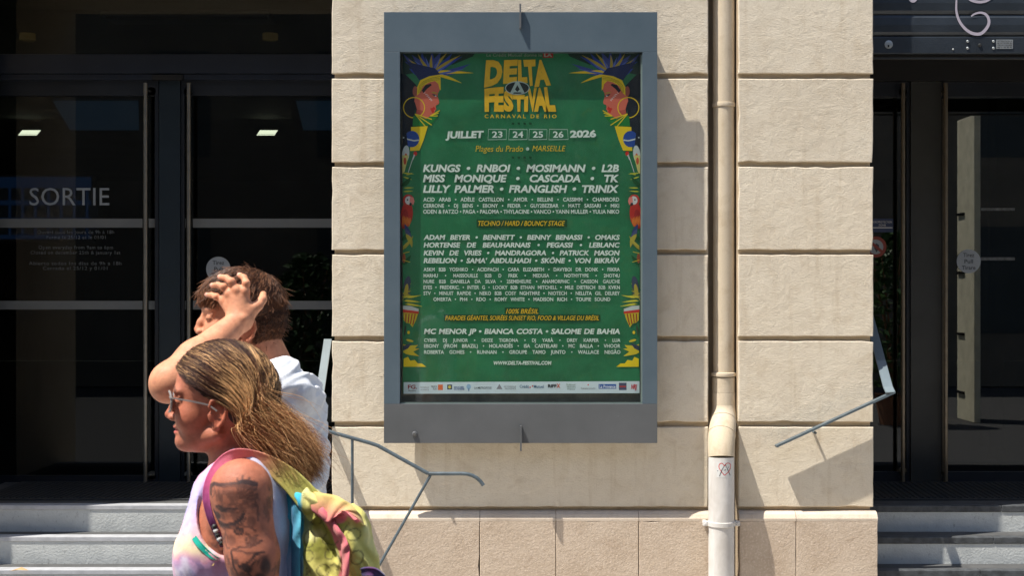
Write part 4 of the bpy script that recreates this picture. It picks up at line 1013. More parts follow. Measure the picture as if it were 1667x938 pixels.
def pl_dist(p, pts):
    r = np.full(len(p), 1e9)
    for a, b in zip(pts[:-1], pts[1:]): r = np.minimum(r, seg_dist(p, a, b))
    return r
def sm(x, a, b): t = np.clip((x-a)/(b-a), 0, 1); return t*t*(3-2*t)

def strands(name, paths, radii, cols, mat, base=None):
    """paths (n,k,3), radii (n,k), cols (n,k,3) -> one mesh of fine tapered locks"""
    n, k, _ = paths.shape
    T = np.gradient(paths, axis=1); T /= np.linalg.norm(T, axis=2)[...,None]+1e-9
    up = np.array([.3,.2,.93]); A = np.cross(T, up); A /= np.linalg.norm(A, axis=2)[...,None]+1e-9; B_ = np.cross(T, A)
    ring = []
    for j in range(3):
        a = 2*math.pi*j/3; ring.append(paths+(A*math.cos(a)+B_*math.sin(a))*radii[...,None])
    V = np.stack(ring, 2).reshape(-1, 3); Cc = np.repeat(cols.reshape(-1,3), 3, 0)
    base_i = (np.arange(n)*k*3)[:,None,None]; r = (np.arange(k-1)*3)[None,:,None]; fl = []
    for j in range(3):
        j2 = (j+1)%3; fl.append(np.stack([base_i+r+j, base_i+r+j2, base_i+r+3+j2, base_i+r+3+j], -1).reshape(-1,4))
    Fq = np.concatenate(fl)
    if base is not None:
        bV, bF, bC = base; Fq = np.concatenate([Fq, bF+len(V)]); V = np.concatenate([V, bV]); Cc = np.concatenate([Cc, bC])
    return quad_obj(name, V, Fq, mat, Cc)

# skin, hair and cloth materials
def skin_mat(name):
    t = NT(name); a = t.new('ShaderNodeVertexColor', layer_name='Col'); v = t.coord('Object')
    n = t.noise(v, 55, 5, .65); t.col(t.mix(a.outputs[0], t.ramp(n, [(.32, (.78,.72,.70,1)), (.68, (1.05,1.02,1.0,1))]), 1.0, 'MULTIPLY'))
    t.rough(t.ramp(t.noise(v, 90, 3), [(.3, (.50,.50,.50,1)), (.7, (.66,.66,.66,1))])); t.b.inputs['Specular IOR Level'].default_value = .36
    t.b.inputs['Subsurface Weight'].default_value = .06; t.b.inputs['Subsurface Radius'].default_value = (.012,.004,.002); t.b.inputs['Subsurface Scale'].default_value = .6
    t.bump(t.math('ADD', t.noise(v, 420, 3, .6), t.math('MULTIPLY', t.noise(v, 110, 3, .6), .8)), .0007); return t.m
SKIN_M = skin_mat('skin')
def hair_mat(name):
    t = NT(name); a = t.new('ShaderNodeVertexColor', layer_name='Col'); t.col(a.outputs[0]); t.rough(.5); t.b.inputs['Specular IOR Level'].default_value = .28
    return t.m
HAIR_M = hair_mat('hair_fibre')
def cloth_mat(name, rough=.85, weave=900, bd=.0004):
    t = NT(name); a = t.new('ShaderNodeVertexColor', layer_name='Col'); v = t.coord('Object')
    t.col(t.mix(a.outputs[0], t.ramp(t.noise(v, 130, 3, .6), [(.3, (.9,.9,.9,1)), (.7, (1,1,1,1))]), 1.0, 'MULTIPLY')); t.rough(rough)
    t.b.inputs['Specular IOR Level'].default_value = .2; t.b.inputs['Sheen Weight'].default_value = .15
    t.bump(t.math('ADD', t.noise(v, weave, 2, .5), t.math('MULTIPLY', t.noise(v, 60, 3, .5), 2.0)), bd); return t.m
CLOTH_M = cloth_mat('cotton_cloth')

def head_prims(S, H, k=1.0, man=False):
    """H(u,v,w) maps head coordinates (forward, up, toward near side) into the place"""
    R = H.R
    def E(c, r, kk=.012, op='add'): S.ell(H(*c), [r[0]*k, r[2]*k, r[1]*k], kk, R, op)
    def Cn(a, b, ra, rb, kk=.01, op='add'): S.cone(H(*a), H(*b), ra*k, rb*k, kk, op)
    E((-.006,.058,0), (.094,.082,.074), .01); E((-.03,.04,0), (.066,.07,.070), .02)
    fw_ = 1.0 if man else .93
    E((.043,-.012,0), (.045,.070,.054*fw_), .022)
    for w in (1,-1):
        Cn((.0,-.040,.050*w*fw_), (.066,-.060,.013*w), .019-.004*(not man), .016-.002*(not man), .018)
        E((.054,-.006,.034*w), (.028,.026,.021), .018)
        E((.074,.047,.022*w), (.015,.011,.026), .012)
    E((.072,-.059,0), (.017,.017,.021), .014); E((.032,-.052+.004*(not man),0), (.040,.020-.003*(not man),.032), .016)
    for w in (1,-1): E((.094,.026,.032*w), (.014,.011,.016), .010, 'sub')
    for w in (1,-1):
        E((.0735,.026,.031*w), (.0125,.0115,.0135), .004)
        Cn((.078,.0365,.021*w), (.073,.0355,.045*w), .0035, .003, .004)
    nb = .106 if not man else .101
    Cn((.081,.040,0), (.092,.014,0), .0075, .008, .009); Cn((.092,.014,0), (nb-.004,-.003,0), .008, .0095, .008)
    for w in (1,-1): E((.092,-.0085,.0115*w), (.0105,.0075,.0075), .006)
    for w in (1,-1): E((.094,-.0155,.007*w), (.005,.003,.0035), .002, 'sub')
    E((.083,-.0275,0), (.0115,.0062,.021), .005); E((.081,-.0395,0), (.0115,.0068,.019), .005)
    E((.0975,-.0335,0), (.012,.0014,.026), .002, 'sub')
    for w in (1,-1): Cn((.084,-.033,.019*w), (.078,-.034,.028*w), .002, .0015, .004, 'sub')
    # ears: pinna, rim, lobe, hollow
    for w in (1,-1):
        E((-.008,.004,.071*w), (.016,.027,.007), .006); E((-.004,-.024,.070*w), (.009,.010,.006), .005)
        rim = [(.008,.018),(.003,.030),(-.010,.034),(-.022,.026),(-.026,.010),(-.021,-.008),(-.011,-.022)]
        for a_, b_ in zip(rim[:-1], rim[1:]):
            Cn((a_[0],a_[1],.078*w), (b_[0],b_[1],.079*w), .0040, .0038, .003)
        E((-.004,.004,.082*w), (.010,.017,.008), .004, 'sub'); Cn((.008,.001,.074*w), (.006,-.008,.075*w), .005, .004, .003)
class HeadFrame:
    def __init__(s, O, k=1.0, pitch=0.0, yaw=0.0, roll=0.0):
        s.O = Vector(O); s.k = k
        M0 = Matrix(((-1,0,0),(0,0,-1),(0,1,0)))   # (u,v,w) -> x,y,z
        Rm = Matrix.Rotation(yaw, 3, 'Z') @ Matrix.Rotation(-pitch, 3, 'Y') @ Matrix.Rotation(roll, 3, 'X')
        s.M = Rm @ M0; s.R = [[(Rm)[i][j] for j in range(3)] for i in range(3)]
        s.Rn = np.array(s.M); s.On = np.array(s.O)
    def __call__(s, u, v, w): return tuple(s.O+s.M @ (Vector((u,v,w))*s.k))
    def arr(s, A): return s.On+(A*s.k)@s.Rn.T
    def inv(s, V): return ((V-s.On)@s.Rn)/s.k
def paint_face(V, H, base, lip, brow=None):
    q = H.inv(V); u, v, w = q[:,0], q[:,1], q[:,2]; c = np.tile(base, (len(V),1))
    near = (np.abs(u) < .16) & (v > -.10) & (v < .17) & (np.abs(w) < .12)
    red = np.exp(-((u-.06)**2/.025**2+(v+.004)**2/.02**2+(np.abs(w)-.04)**2/.02**2))+np.exp(-((u-.104)**2/.01**2+(v+.004)**2/.010**2+w**2/.012**2))
    c = lerpc(c, base*np.array([1.08,.74,.66]), np.clip(red,0,1)*.6*near)
    l = sm(np.sqrt(((u-.088)/.014)**2+((v+.0335)/.0105)**2+(w/.024)**2), 1.05, .8)*(u > .072)
    c = lerpc(c, lip, l*.8*near)
    e = sm(np.sqrt(((u+.006)/.024)**2+((v-.004)/.034)**2), 1.1, .6)*(np.abs(w) > .068)
    c = lerpc(c, base*np.array([1.0,.72,.64]), e*.6*near)
    if brow is not None:
        b = sm(np.abs(v-(.048+.006*sm(np.abs(w),.01,.03)-.008*sm(np.abs(w),.03,.05))), .0045, .002)*(np.abs(w) > .010)*(np.abs(w) < .046)*(u > .055)
        c = lerpc(c, brow, b*.8)
    lash = sm(np.abs(v-.0235-.0*w), .0022, .001)*(np.abs(np.abs(w)-.032) < .014)*(u > .072)*(u < .092)
    return lerpc(c, base*.25, lash*.7)
# ------------------------------------------------------------------ the woman
WD = 2.93
HW = HeadFrame(P(357,672,WD), 1.0, 0.0, math.radians(3))
def woman_torso(S, g=0.0, k=.03):
    q = lambda x, y, D: tuple(P(x, y, D))
    S.ell(q(398,850,2.94), (.100+g,.140+g,.165+g), k)          # rib cage
    S.ell(q(402,798,2.95), (.080+g,.135+g,.070+g), k)          # shoulder girdle
    for D in (2.865, 3.015): 
        S.ell(q(343,903,D), (.062+g,.062+g,.064+g), k); S.ell(q(362,858,D), (.056+g,.05+g,.06+g), k)
    S.ell(q(404,985,2.94), (.098+g,.130+g,.16+g), k); S.ell(q(402,1120,2.94), (.118+g,.165+g,.14+g), k)
for_w = dict(ax=axis((-.80,-.73,.004),(-.73,-.36,.0023),(-.36,-.30,.006)), ay=axis((-4.40,-3.80,.0032)), az=axis((0,1.05,.010),(1.05,1.33,.0035),(1.33,1.68,.0023)))
S = Sculpt(**for_w)
woman_torso(S, 0.0, .03)
S.cone(HW(-.024,.0,0), P(394,775,2.95), .046, .055, .018); S.cone(HW(-.008,-.04,0), P(379,762,2.94), .036, .040, .015)
for s_, D in ((1,2.775),(-1,3.105)):
    S.cone(P(392,768,2.90 if s_ > 0 else 2.98), P(393,792,D), .034, .044, .03)
    S.ell(tuple(P(392,803,D-.005*s_)), (.058,.050,.062), .02)
    if s_ > 0:
        S.cone(P(393,800,D-.012), P(411,905,D-.02), .054, .049, .02); S.cone(P(411,905,D-.02), P(424,1015,D-.02), .049, .040, .02)
        S.cone(P(424,1015,D-.02), P(372,1110,2.70), .041, .034, .015); S.cone(P(372,1110,2.70), P(330,1185,2.69), .034, .024, .01)
        S.ell(tuple(P(315,1215,2.69)), (.035,.018,.045), .012)
        for i in range(4): S.cone(P(318-i*7,1225,2.685+i*.01), P(312-i*10,1268-i*4,2.69+i*.012), .009, .007, .004)
        S.cone(P(330,1200,2.70), P(345,1240,2.68), .010, .008, .006)
    else:
        S.cone(P(393,800,D), P(440,1020,D+.02), .052, .040, .02); S.cone(P(440,1020,D+.02), P(400,1180,D+.02), .040, .024, .015)
        S.ell(tuple(P(390,1215,D+.02)), (.03,.018,.045), .012)
        for i in range(4): S.cone(P(392-i*7,1228,D+.01+i*.008), P(388-i*9,1270,D+.01+i*.01), .009, .007, .004)
for s_, D, fx in ((1,2.86,-.16),(-1,3.02,.14)):
    hp = P(402,1165,D); kn = Vector((hp.x+fx*.5, hp.y, .48)); an = Vector((hp.x+fx*1.0, hp.y, .09))
    S.cone(hp, kn, .085, .058, .03); S.cone(kn, an, .056, .036, .02); S.cone(an+Vector((.03,0,-.04)), an+Vector((-.15,0,-.06)), .036, .024, .02)
head_prims(S, HW, 1.0)
V, Fq = S.mesh(); V = relax(V, Fq, 1, .4)
BW = lin((180,113,87))
cw = paint_face(V, HW, BW, lin((196,96,92)), lin((90,60,45)))
pp = to_px(V, 2.76)
arm = (V[:,1] < CAMY+2.845) & (pp[:,1] > 735) & (pp[:,0] > 318) & (pp[:,0] < 480)
def cp(L_): return [(220+x*.3177, 640+y*.3177) for x, y in L_]
T = np.zeros(len(V)); PN = pp+6*(np.stack([vn(V, 60), vn2(V, 60)], 1)-.5)
def tat(pts, w, val, soft=1.6):
    global T
    d = pl_dist(PN, cp(pts)); T = np.maximum(T, val*sm(d, w/2+soft, max(0, w/2-.6)))
def blob(cx, cy, rx, ry, val, soft=.35):
    global T
    x, y = 220+cx*.3177, 640+cy*.3177; d = np.sqrt(((PN[:,0]-x)/(rx*.3177))**2+((PN[:,1]-y)/(ry*.3177))**2); T = np.maximum(T, val*sm(d, 1+soft, 1-soft))
tat([(398,510),(398,480),(420,462),(470,452),(540,448),(600,446),(640,452)], 5, .8); tat([(470,458),(560,460),(636,470)], 5, .6)
for a_ in ((545,425),(572,418),(598,424),(622,440),(640,470),(640,500),(530,440)): tat([(560,515),((560+a_[0])/2+6,(515+a_[1])/2),a_], 2.0, .62)
for a_ in ((400,490),(410,525),(440,540),(420,470)): tat([(430,490),((430+a_[0])/2,(490+a_[1])/2+6),a_], 1.8, .5)
blob(598,520,34,34,.45); tat([(520,520),(540,545),(560,560),(590,530),(640,520)], 2.5, .6); tat([(600,520),(575,545),(560,600),(540,640)], 2.5, .55); tat([(628,525),(650,570),(655,640)], 2.2, .55)
blob(472,580,30,14,.9); blob(516,582,32,16,.75); tat([(440,566),(500,572),(548,566)], 3.5, .9)
blob(436,622,26,22,.9); tat([(414,600),(430,640),(470,662),(520,655),(560,625),(575,600)], 6, .9); tat([(420,650),(470,682),(540,668),(590,620)], 3, .7)
blob(455,655,30,12,.8); tat([(470,690),(500,676),(530,672)], 2, .5); tat([(480,700),(476,740),(490,770),(510,775)], 2.2, .6); tat([(484,712),(500,720),(498,745)], 2, .5)
blob(558,685,17,17,.55); tat([(558+18*math.cos(i*.7),686+18*math.sin(i*.7)) for i in range(10)], 2, .9); blob(560,684,6,6,.95)
tat([(530,660),(560,655),(600,665),(640,690)], 2.5, .65); blob(620,640,26,34,.55); tat([(590,700),(620,720),(650,715)], 2.5, .6); blob(625,735,26,20,.55); blob(520,740,20,30,.42)
tat([(525,790),(560,770),(620,765),(668,740)], 3, .7); tat([(520,800),(530,850),(545,900),(550,940)], 3.5, .75); tat([(540,790),(600,800),(660,790)], 2, .6)
blob(602,868,30,22,.9); tat([(560,860),(600,845),(640,800),(680,790)], 3.5, .8); tat([(600,880),(620,910),(640,940)], 3, .8); blob(690,870,26,50,.75); blob(660,920,30,30,.8); blob(575,915,22,28,.72); tat([(640,830),(600,900)], 3, .7); blob(545,840,18,16,.6)
tat([(540,960),(600,1000),(680,1000)], 8, .8); blob(600,1040,60,50,.6)
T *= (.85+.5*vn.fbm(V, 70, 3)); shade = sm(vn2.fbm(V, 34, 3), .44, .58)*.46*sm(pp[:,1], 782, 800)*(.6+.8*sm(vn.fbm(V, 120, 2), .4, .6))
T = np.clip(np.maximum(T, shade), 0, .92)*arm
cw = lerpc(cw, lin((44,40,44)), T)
skinw = quad_obj('skin', V, Fq, SKIN_M, cw)

# tank top with deep armholes
S2 = Sculpt(axis((-.80,-.30,.0036)), axis((-4.34,-3.80,.0042)), axis((.95,1.46,.0036)))
woman_torso(S2, .010, .035)
S2.cone(P(400,760,2.90), P(396,776,2.82), .032, .030, .03); S2.cone(P(400,760,2.98), P(396,776,3.06), .032, .030, .03)
S2.ell(tuple(P(338,928,2.94)), (.062,.11,.075), .04)
xx = S2.ax[:,None,None]; yy = S2.ay[None,:,None]; zz = S2.az[None,None,:]
def cutf(d, k=.006):
    f = S2.F; h = np.clip(.5-.5*(f+d)/k, 0, 1); S2.F = (f*(1-h)+(-d)*h+k*h*(1-h)).astype(np.float32)
ctr = P(377,824,2.80); rx, rz = 60/825., 84/825.
e1 = (np.sqrt(((xx-ctr.x)/rx)**2+((zz-ctr.z)/rz)**2)-1)*rx; side = .100-np.abs(yy-(CAMY+2.94))
cutf(np.maximum(e1, side))
nk = P(352,735,2.94); e2 = (np.sqrt(((xx-nk.x)/.066)**2+((zz-nk.z)/.075)**2+((yy-nk.y)/.075)**2)-1)*.06; cutf(e2)
nk = P(410,735,2.94); e2 = (np.sqrt(((xx-nk.x)/.05)**2+((zz-nk.z)/.05)**2+((yy-nk.y)/.07)**2)-1)*.05; cutf(e2)
V, Fq = S2.mesh(); V = relax(V, Fq, 2, .5); N = vnormals(V, Fq)
fold = (vn.fbm(V*np.array([1,1,.35])+V[:,[2,0,1]]*.3, 26, 3)-.5)*.010; V = V+N*fold[:,None]
q = to_px(V, 2.84); d1 = vn.fbm(V, 17, 4); d2 = vn2.fbm(V, 22, 4)
c = np.tile(lin((232,232,244)), (len(V),1))
t_ = q[:,1]+60*(d1-.5)
for a, b, c0_, c1_ in ((735,790,(236,196,226),(206,196,238)),(790,835,(206,196,238),(190,190,240)),(835,868,(190,190,240),(248,214,206)),(868,888,(248,214,206),(250,236,186)),(888,912,(250,236,186),(232,170,190)),(912,940,(226,176,206),(200,196,232)),(940,1150,(200,196,232),(228,190,214))):
    m = (t_ >= a) & (t_ < b); c[m] = lerpc(np.tile(lin(c0_), (m.sum(),1)), np.tile(lin(c1_), (m.sum(),1)), (t_[m]-a)/(b-a))
c = lerpc(c, lin((242,180,190)), sm(d2, .56, .68)*.6); c = lerpc(c, lin((244,242,248)), sm(d1, .60, .72)*.7)
flow = sm(vn2.fbm(V, 60, 3), .55, .66)*sm(q[:,1], 895, 910)*.5; c = lerpc(c, lin((128,124,170)), flow)
back = sm(q[:,0], 385, 402); c = lerpc(c, lin((226,232,246)), back*.92)
tank = quad_obj('tank_top', V, Fq, CLOTH_M, c*np.array([.84,.80,.86]))
# bikini band under the armhole, shorts
S3 = Sculpt(axis((-.80,-.30,.006)), axis((-4.34,-3.80,.006)), axis((.62,1.0,.006))); 
woman_torso(S3, .014, .03)
for D, fx in ((2.86,-.16),(3.02,.14)):
    hp = P(402,1165,D); kn = Vector((hp.x+fx*.5, hp.y, .48)); S3.cone(hp, kn, .104, .080, .03)
for o_, sgn in ((.66,1),(.96,-1)):
    d = (S3.az[None,None,:]-o_)*sgn; S3.F = np.maximum(S3.F, -d+0*S3.F)
V, Fq = S3.mesh(); shorts = quad_obj('shorts', V, Fq, CLOTH_M, np.tile(lin((80,96,130)), (len(V),1)))
def surf_strip(pts, w, mat, name, thick=.002, S_=None, cols=None):
    """flat strip along 3D points (px,py,D); width lies in the picture's upright plane of the body side"""
    p = np.array([tuple(P(*q_)) for q_ in catmull3(pts, 6)]); T_ = np.gradient(p, axis=0); T_ /= np.linalg.norm(T_, axis=1)[:,None]
    out = np.array([0,-1,0.]); A = np.cross(T_, out); A /= np.linalg.norm(A, axis=1)[:,None]; O_ = np.cross(A, T_)
    if not hasattr(w, '__len__'): w = [w]*len(p)
    w = np.interp(np.linspace(0,1,len(p)), np.linspace(0,1,len(w)), w)[:,None]
    n = len(p); wr_n = (vn.fbm(p, 55, 2)-.5)[:,None]*.006; rows_ = [p+A*w/2, p+A*w*.46+O_*thick, p+A*w*.40+O_*thick*.5, p+A*w*.12+O_*(thick*.8+wr_n), p-A*w*.15+O_*(thick*.4-wr_n), p-A*w*.40+O_*thick*.5, p-A*w*.46+O_*thick, p-A*w/2, p-A*w/2-O_*thick, p+A*w/2-O_*thick]
    V = np.concatenate(rows_); m = len(rows_); Fq = []
    for r in range(m):
        r2 = (r+1)%m
        for i in range(n-1): Fq.append((r*n+i, r*n+i+1, r2*n+i+1, r2*n+i))
    cc = None
    if cols is not None:
        tt = np.tile(np.linspace(0,1,n), m); cc = np.stack([np.interp(tt, np.linspace(0,1,len(cols)), [lin(x)[k_] for x in cols]) for k_ in range(3)], 1)
    return quad_obj(name, V, np.array(Fq), mat, cc)
def catmull3(p, n=6):
    p = [p[0]]+list(p)+[p[-1]]; o = []
    for i in range(1, len(p)-2):
        for j in range(n):
            t = j/n; o.append(tuple(.5*((2*p[i][k])+(-p[i-1][k]+p[i+1][k])*t+(2*p[i-1][k]-5*p[i][k]+4*p[i+1][k]-p[i+2][k])*t*t+(-p[i-1][k]+3*p[i][k]-3*p[i+1][k]+p[i+2][k])*t**3) for k in range(3)))
    o.append(tuple(p[-2])); return o
bik = surf_strip([(316,876,2.80),(325,888,2.792),(336,899,2.79),(350,910,2.79),(372,918,2.80)], .011, CLOTH_M, 'bikini_band', .002, cols=[(30,170,150)]*2)
bik2 = surf_strip([(318,890,2.80),(326,898,2.796),(336,907,2.794),(350,917,2.79)], .016, CLOTH_M, 'bikini_cup', .0015, cols=[(226,196,110)]*2)

# ---- hair of the woman
def ell_push(pts, H, c, r, extra=0.0):
    q = H.inv(pts.reshape(-1,3)); d = (q-c)/(r+extra); l = np.linalg.norm(d, axis=1); m = l < 1
    q[m] = c+(q[m]-c)/l[m][:,None]; return H.arr(q).reshape(pts.shape)
HC = np.array([-.010,.062,0.]); HR = np.array([.102,.086,.080])
g = np.random.default_rng(5)
def roots(n, ok):
    out = []
    while len(out) < n:
        d = g.normal(size=(n*4,3)); d /= np.linalg.norm(d, axis=1)[:,None]; q = HC+d*HR; out += list(q[ok(q)])
    return np.array(out[:n])
hairline = lambda q: (q[:,1] > np.interp(q[:,0], [-.12,-.05,-.015,.02,.05,.075,.09], [-.01,-.005,.028,.040,.064,.088,.10]))
def bez(P0, P1, P2, P3, k):
    t = np.linspace(0,1,k)[None,:,None]; return P0[:,None]*(1-t)**3+P1[:,None]*3*t*(1-t)**2+P2[:,None]*3*t*t*(1-t)+P3[:,None]*t**3
n = 19000; k = 20
q0 = roots(n, hairline); wn_ = q0[:,2]; sgn = np.where(wn_ >= -.01, 1., -1.)
fwd = (q0[:,0]-HC[0])/HR[0]                       # 1 = forehead
# first control: down over the side and back, second: gathered behind the ear, third: tip
p1 = np.stack([q0[:,0]-.055-.008*g.random(n), q0[:,1]-.014-.010*g.random(n), sgn*(np.abs(wn_)*.50+.058)], 1)
p1 = np.where((q0[:,0] < -.05)[:,None], np.stack([q0[:,0]-.04, q0[:,1]-.03, wn_*1.15], 1), p1)
lane = g.random(n)                                  # 0 top lane, 1 bottom lane
lane = np.clip(.15+.75*(1-(q0[:,1]-.0)/.15)*.6+.22*np.abs(wn_)/.08+.05*g.normal(size=n), 0, 1)
m2 = np.stack([-.098-.006*g.normal(size=n)+.050*lane, .052-.100*lane, sgn*(.045+.040*g.random(n))], 1)
tl = .72+.34*g.random(n)
tipx = -.098+.050*lane+(-.118+.010*lane)*tl+.010*g.normal(size=n); tipy = .052-.100*lane+(-.150+.050*lane)*tl+.012*g.normal(size=n)
tip = np.stack([tipx, tipy, sgn*.030+.034*g.normal(size=n)], 1)
kk_ = 12
pth = bez(q0, p1, m2*.96, m2, kk_)
d2_ = tip-m2; w2 = bez(m2, m2+(m2-p1)*.30, tip-d2_*.35+np.stack([-.01+0*lane, .02-.03*lane, 0*lane], 1), tip, k-kk_+1)[:,1:]
L_ = np.concatenate([pth, w2], 1)
# clumping, waves, wind
nc = 420; cl = g.integers(0, nc, n); cid = np.argsort(np.argsort(lane*3+wn_*6+q0[:,0]*4+.03*g.normal(size=n)))*nc//n
cm = np.zeros((nc,)+L_.shape[1:]); np.add.at(cm, cid, L_); cnt_ = np.bincount(cid, minlength=nc)[:,None,None]; cm /= cnt_
tt = np.linspace(0,1,L_.shape[1])[None,:,None]
L_ = L_*(1-.42*tt**2)+cm[cid]*(.42*tt**2)
ph = cid[:,None]*1.7; amp = (.0012+.019*tt[...,0]**2.4)*(.5+.8*((cid*37)%11/11.))[:,None]
L_[...,1] += amp*np.sin(7*tt[...,0]*math.pi*.55+ph); L_[...,2] += amp*np.cos(6*tt[...,0]*math.pi*.5+ph*1.3); L_[...,0] += .5*amp*np.sin(5*tt[...,0]*math.pi+ph*.7)
L_ += g.normal(size=(n,1,3))*.006*tt**2
fly = g.random(n) < .07; L_[fly] += (g.normal(size=(fly.sum(),1,3))*.024*tt**1.6)
L_ += g.normal(size=(n,1,3))*.0016
W_ = HW.arr(L_.reshape(-1,3)).reshape(L_.shape); W_ = ell_push(W_, HW, HC, HR, .0025); W_ += g.normal(size=(n,1,3))*.0012
h1 = vn.fbm(np.stack([lane*9, wn_*42, q0[:,0]*34], 1), 1.0, 2)*.90+.10*np.random.default_rng(4).random(nc)[cid]; per = g.random(n)
blonde = np.clip(sm(h1+.05*per+.04*lane, .47, .62), 0, 1)[:,None]*sm(tt[...,0]+.10*per[:,None], .03, .24)
colr = lin((62,36,28)); colm = lin((146,88,56)); colb = lin((248,196,136))
c = colr+(colm-colr)*(sm(tt[...,0]+.12*per[:,None], .10, .55)*.75)[...,None]; c = c+(colb-c)*(blonde*.85)[...,None]
c = c*(1-.25*sm(tt[...,0], .75, 1.0)[...,None]*(1-blonde[...,None]*.4))*(.62+.76*np.random.default_rng(8).random(n)[:,None,None])
rad = np.interp(np.linspace(0,1,L_.shape[1]), [0,.1,.7,1], [.0005,.00052,.00042,.00012])[None]*(.7+.6*g.random(n))[:,None]
S4 = Sculpt(axis((-.80,-.36,.005)), axis((-4.2,-3.92,.005)), axis((1.30,1.67,.005)))
S4.ell(HW(*HC), (HR[0],HR[2],HR[1]), .005)
S4.ell(HW(-.052,.02,0), (.055,.066,.058), .02); S4.cone(HW(-.075,.015,0), HW(-.125,-.055,0), .046, .032, .03); S4.cone(HW(-.125,-.055,0), HW(-.160,-.095,0), .030, .012, .03)
d = P(0,0,1)
Xw = np.stack(np.meshgrid(S4.ax, S4.ay, S4.az, indexing='ij'), -1).reshape(-1,3); qh = HW.inv(Xw)
face = (np.interp(qh[:,0], [-.12,-.05,-.015,.02,.05,.075,.09,.12], [-.3,-.3,.022,.036,.062,.086,.10,.12])-qh[:,1])*.8
S4.F = np.maximum(S4.F, face.reshape(S4.F.shape).astype(np.float32))
bV, bF = S4.mesh(); bV = relax(bV, bF, 2)
hairw = strands('hair', W_, rad, c, HAIR_M, (bV, bF, np.tile(lin((52,33,24)), (len(bV),1))))

# ---- sunglasses
def tube3(pts, r, mat, name, n=8, flat=1.0): return MB().tube(pts, r, n).build(name, mat, None, True)
M['clear'] = plain('clear_plastic', (.34,.31,.29,1), .18, 0, .05, 9); M['clear'].node_tree.nodes['Principled BSDF'].inputs['Transmission Weight'].default_value = .35
M['lens'] = glass('sunglass_lens', (.34,.34,.36,1), 1.5, 0, 0, 2.4)
ks_g = []
for w in (1,-1):
    ring = [HW(.0965-.010*abs(math.cos(2*math.pi*i/26))*(1 if math.cos(2*math.pi*i/26)>0 else .2), .026+.021*math.sin(2*math.pi*i/26), w*(.034+.026*math.cos(2*math.pi*i/26))) for i in range(27)]
    ks_g.append(tube3(ring, .0023, M['clear'], 'lens_rim')); cen = HW(.094,.026,w*.034)
    ks_g.append(mesh_obj('lens', [cen]+ring[:26], [(0,i+1,(i+1)%26+1) for i in range(26)], M['lens'], None, True))
    m = MB(); m.bar([HW(.090,.037,w*.060), HW(.084,.036,w*.070), HW(.045,.030,w*.079), HW(.008,.022,w*.080), HW(-.008,.010,w*.082)], (0,0,1), .0032, .0014); ks_g.append(m.build('temple_arm', M['clear']))
ks_g.append(tube3([HW(.0975,.030,.009), HW(.1005,.033,0), HW(.0975,.030,-.009)], .0022, M['clear'], 'nose_bridge'))
glasses = ks_g[0]; 
wroot = thing('person', 'woman with long streaked brown-blonde hair, clear sunglasses, tattooed arm and pastel tank top, walking left', 'person', (HW.O.x+.03, HW.O.y, 0))
gl_e = bpy.data.objects.new('sunglasses', None); C.objects.link(gl_e); gl_e.location = HW(.09,.03,0); bpy.context.view_layer.update(); sub(gl_e, ks_g)
adopt(wroot, [skinw, tank, shorts, bik, bik2, hairw, gl_e])

# ------------------------------------------------------------------ her bag
def strap_px(pts, w, cols, name): return surf_strip(pts, w, CLOTH_M, name, .0025, cols=cols)
SB = Sculpt(axis((-.47,-.20,.0030)), axis((-4.30,-3.98,.0036)), axis((1.02,1.37,.0030)))
q = lambda x, y, D: tuple(P(x, y, D))
SB.cone(q(482,805,2.90), q(486,1010,2.90), .020, .034, .01)
SB.ell(q(520,900,2.92), (.045,.075,.115), .02); SB.cone(q(498,812,2.86), q(560,848,2.86), .024, .028, .02); SB.cone(q(560,848,2.86), q(592,925,2.86), .026, .026, .03)
SB.ell(q(540,985,2.91), (.070,.085,.13), .03); SB.cone(q(592,920,2.86), q(598,1010,2.90), .024, .030, .03)
SB.ell(q(578,880,2.86), (.030,.05,.05), .03)
V, Fq = SB.mesh(); V = relax(V, Fq, 1, .5); N = vnormals(V, Fq)
rot_ = V@np.array([[1,0,.5],[0,1,0],[-.5,0,1]]).T
r1 = vn.fbm(rot_*np.array([1.5,.6,.28])+.02*vn2.fbm(V,30,2)[:,None], 26, 2)-.5; r2 = vn2.fbm(V*np.array([1.3,.6,.5]), 42, 2)-.5
V = V+N*(-np.abs(r1)*.036+.005-np.abs(r2)*.012)[:,None]; V = relax(V, Fq, 1, .5)
pb = to_px(V, 2.84); nb_ = vn2.fbm(V, 20, 3)-.5; x_, y_ = pb[:,0]+14*nb_, pb[:,1]+14*(vn.fbm(V,20,3)-.5)
c = np.tile(lin((206,198,112)), (len(V),1)); c = lerpc(c, lin((170,170,78)), sm(vn.fbm(V, 16, 3), .45, .62)); c = lerpc(c, lin((238,232,170)), sm(vn2.fbm(V, 12, 3), .55, .7)*.7)
c = lerpc(c, lin((70,186,216)), sm(x_, 492, 489)); c = lerpc(c, lin((180,206,232)), sm(x_,491,489)*sm(y_, 880, 930)); c = lerpc(c, lin((40,60,90)), sm(np.abs(pb[:,0]-473), 4, 2)*.7)
pk = sm(pl_dist(np.stack([x_,y_],1), [(505,822),(535,850),(560,896),(559,1000)]), 9, 6); pk = np.maximum(pk*sm(y_, 840, 860), sm(np.sqrt(((x_-541)/25)**2+((y_-838)/15)**2), 1.1, .9)); pk = np.maximum(pk, sm(pl_dist(np.stack([x_,y_],1), [(556,826),(582,842)]), 8, 5))
c = lerpc(c, lin((240,124,140)), pk*.9)
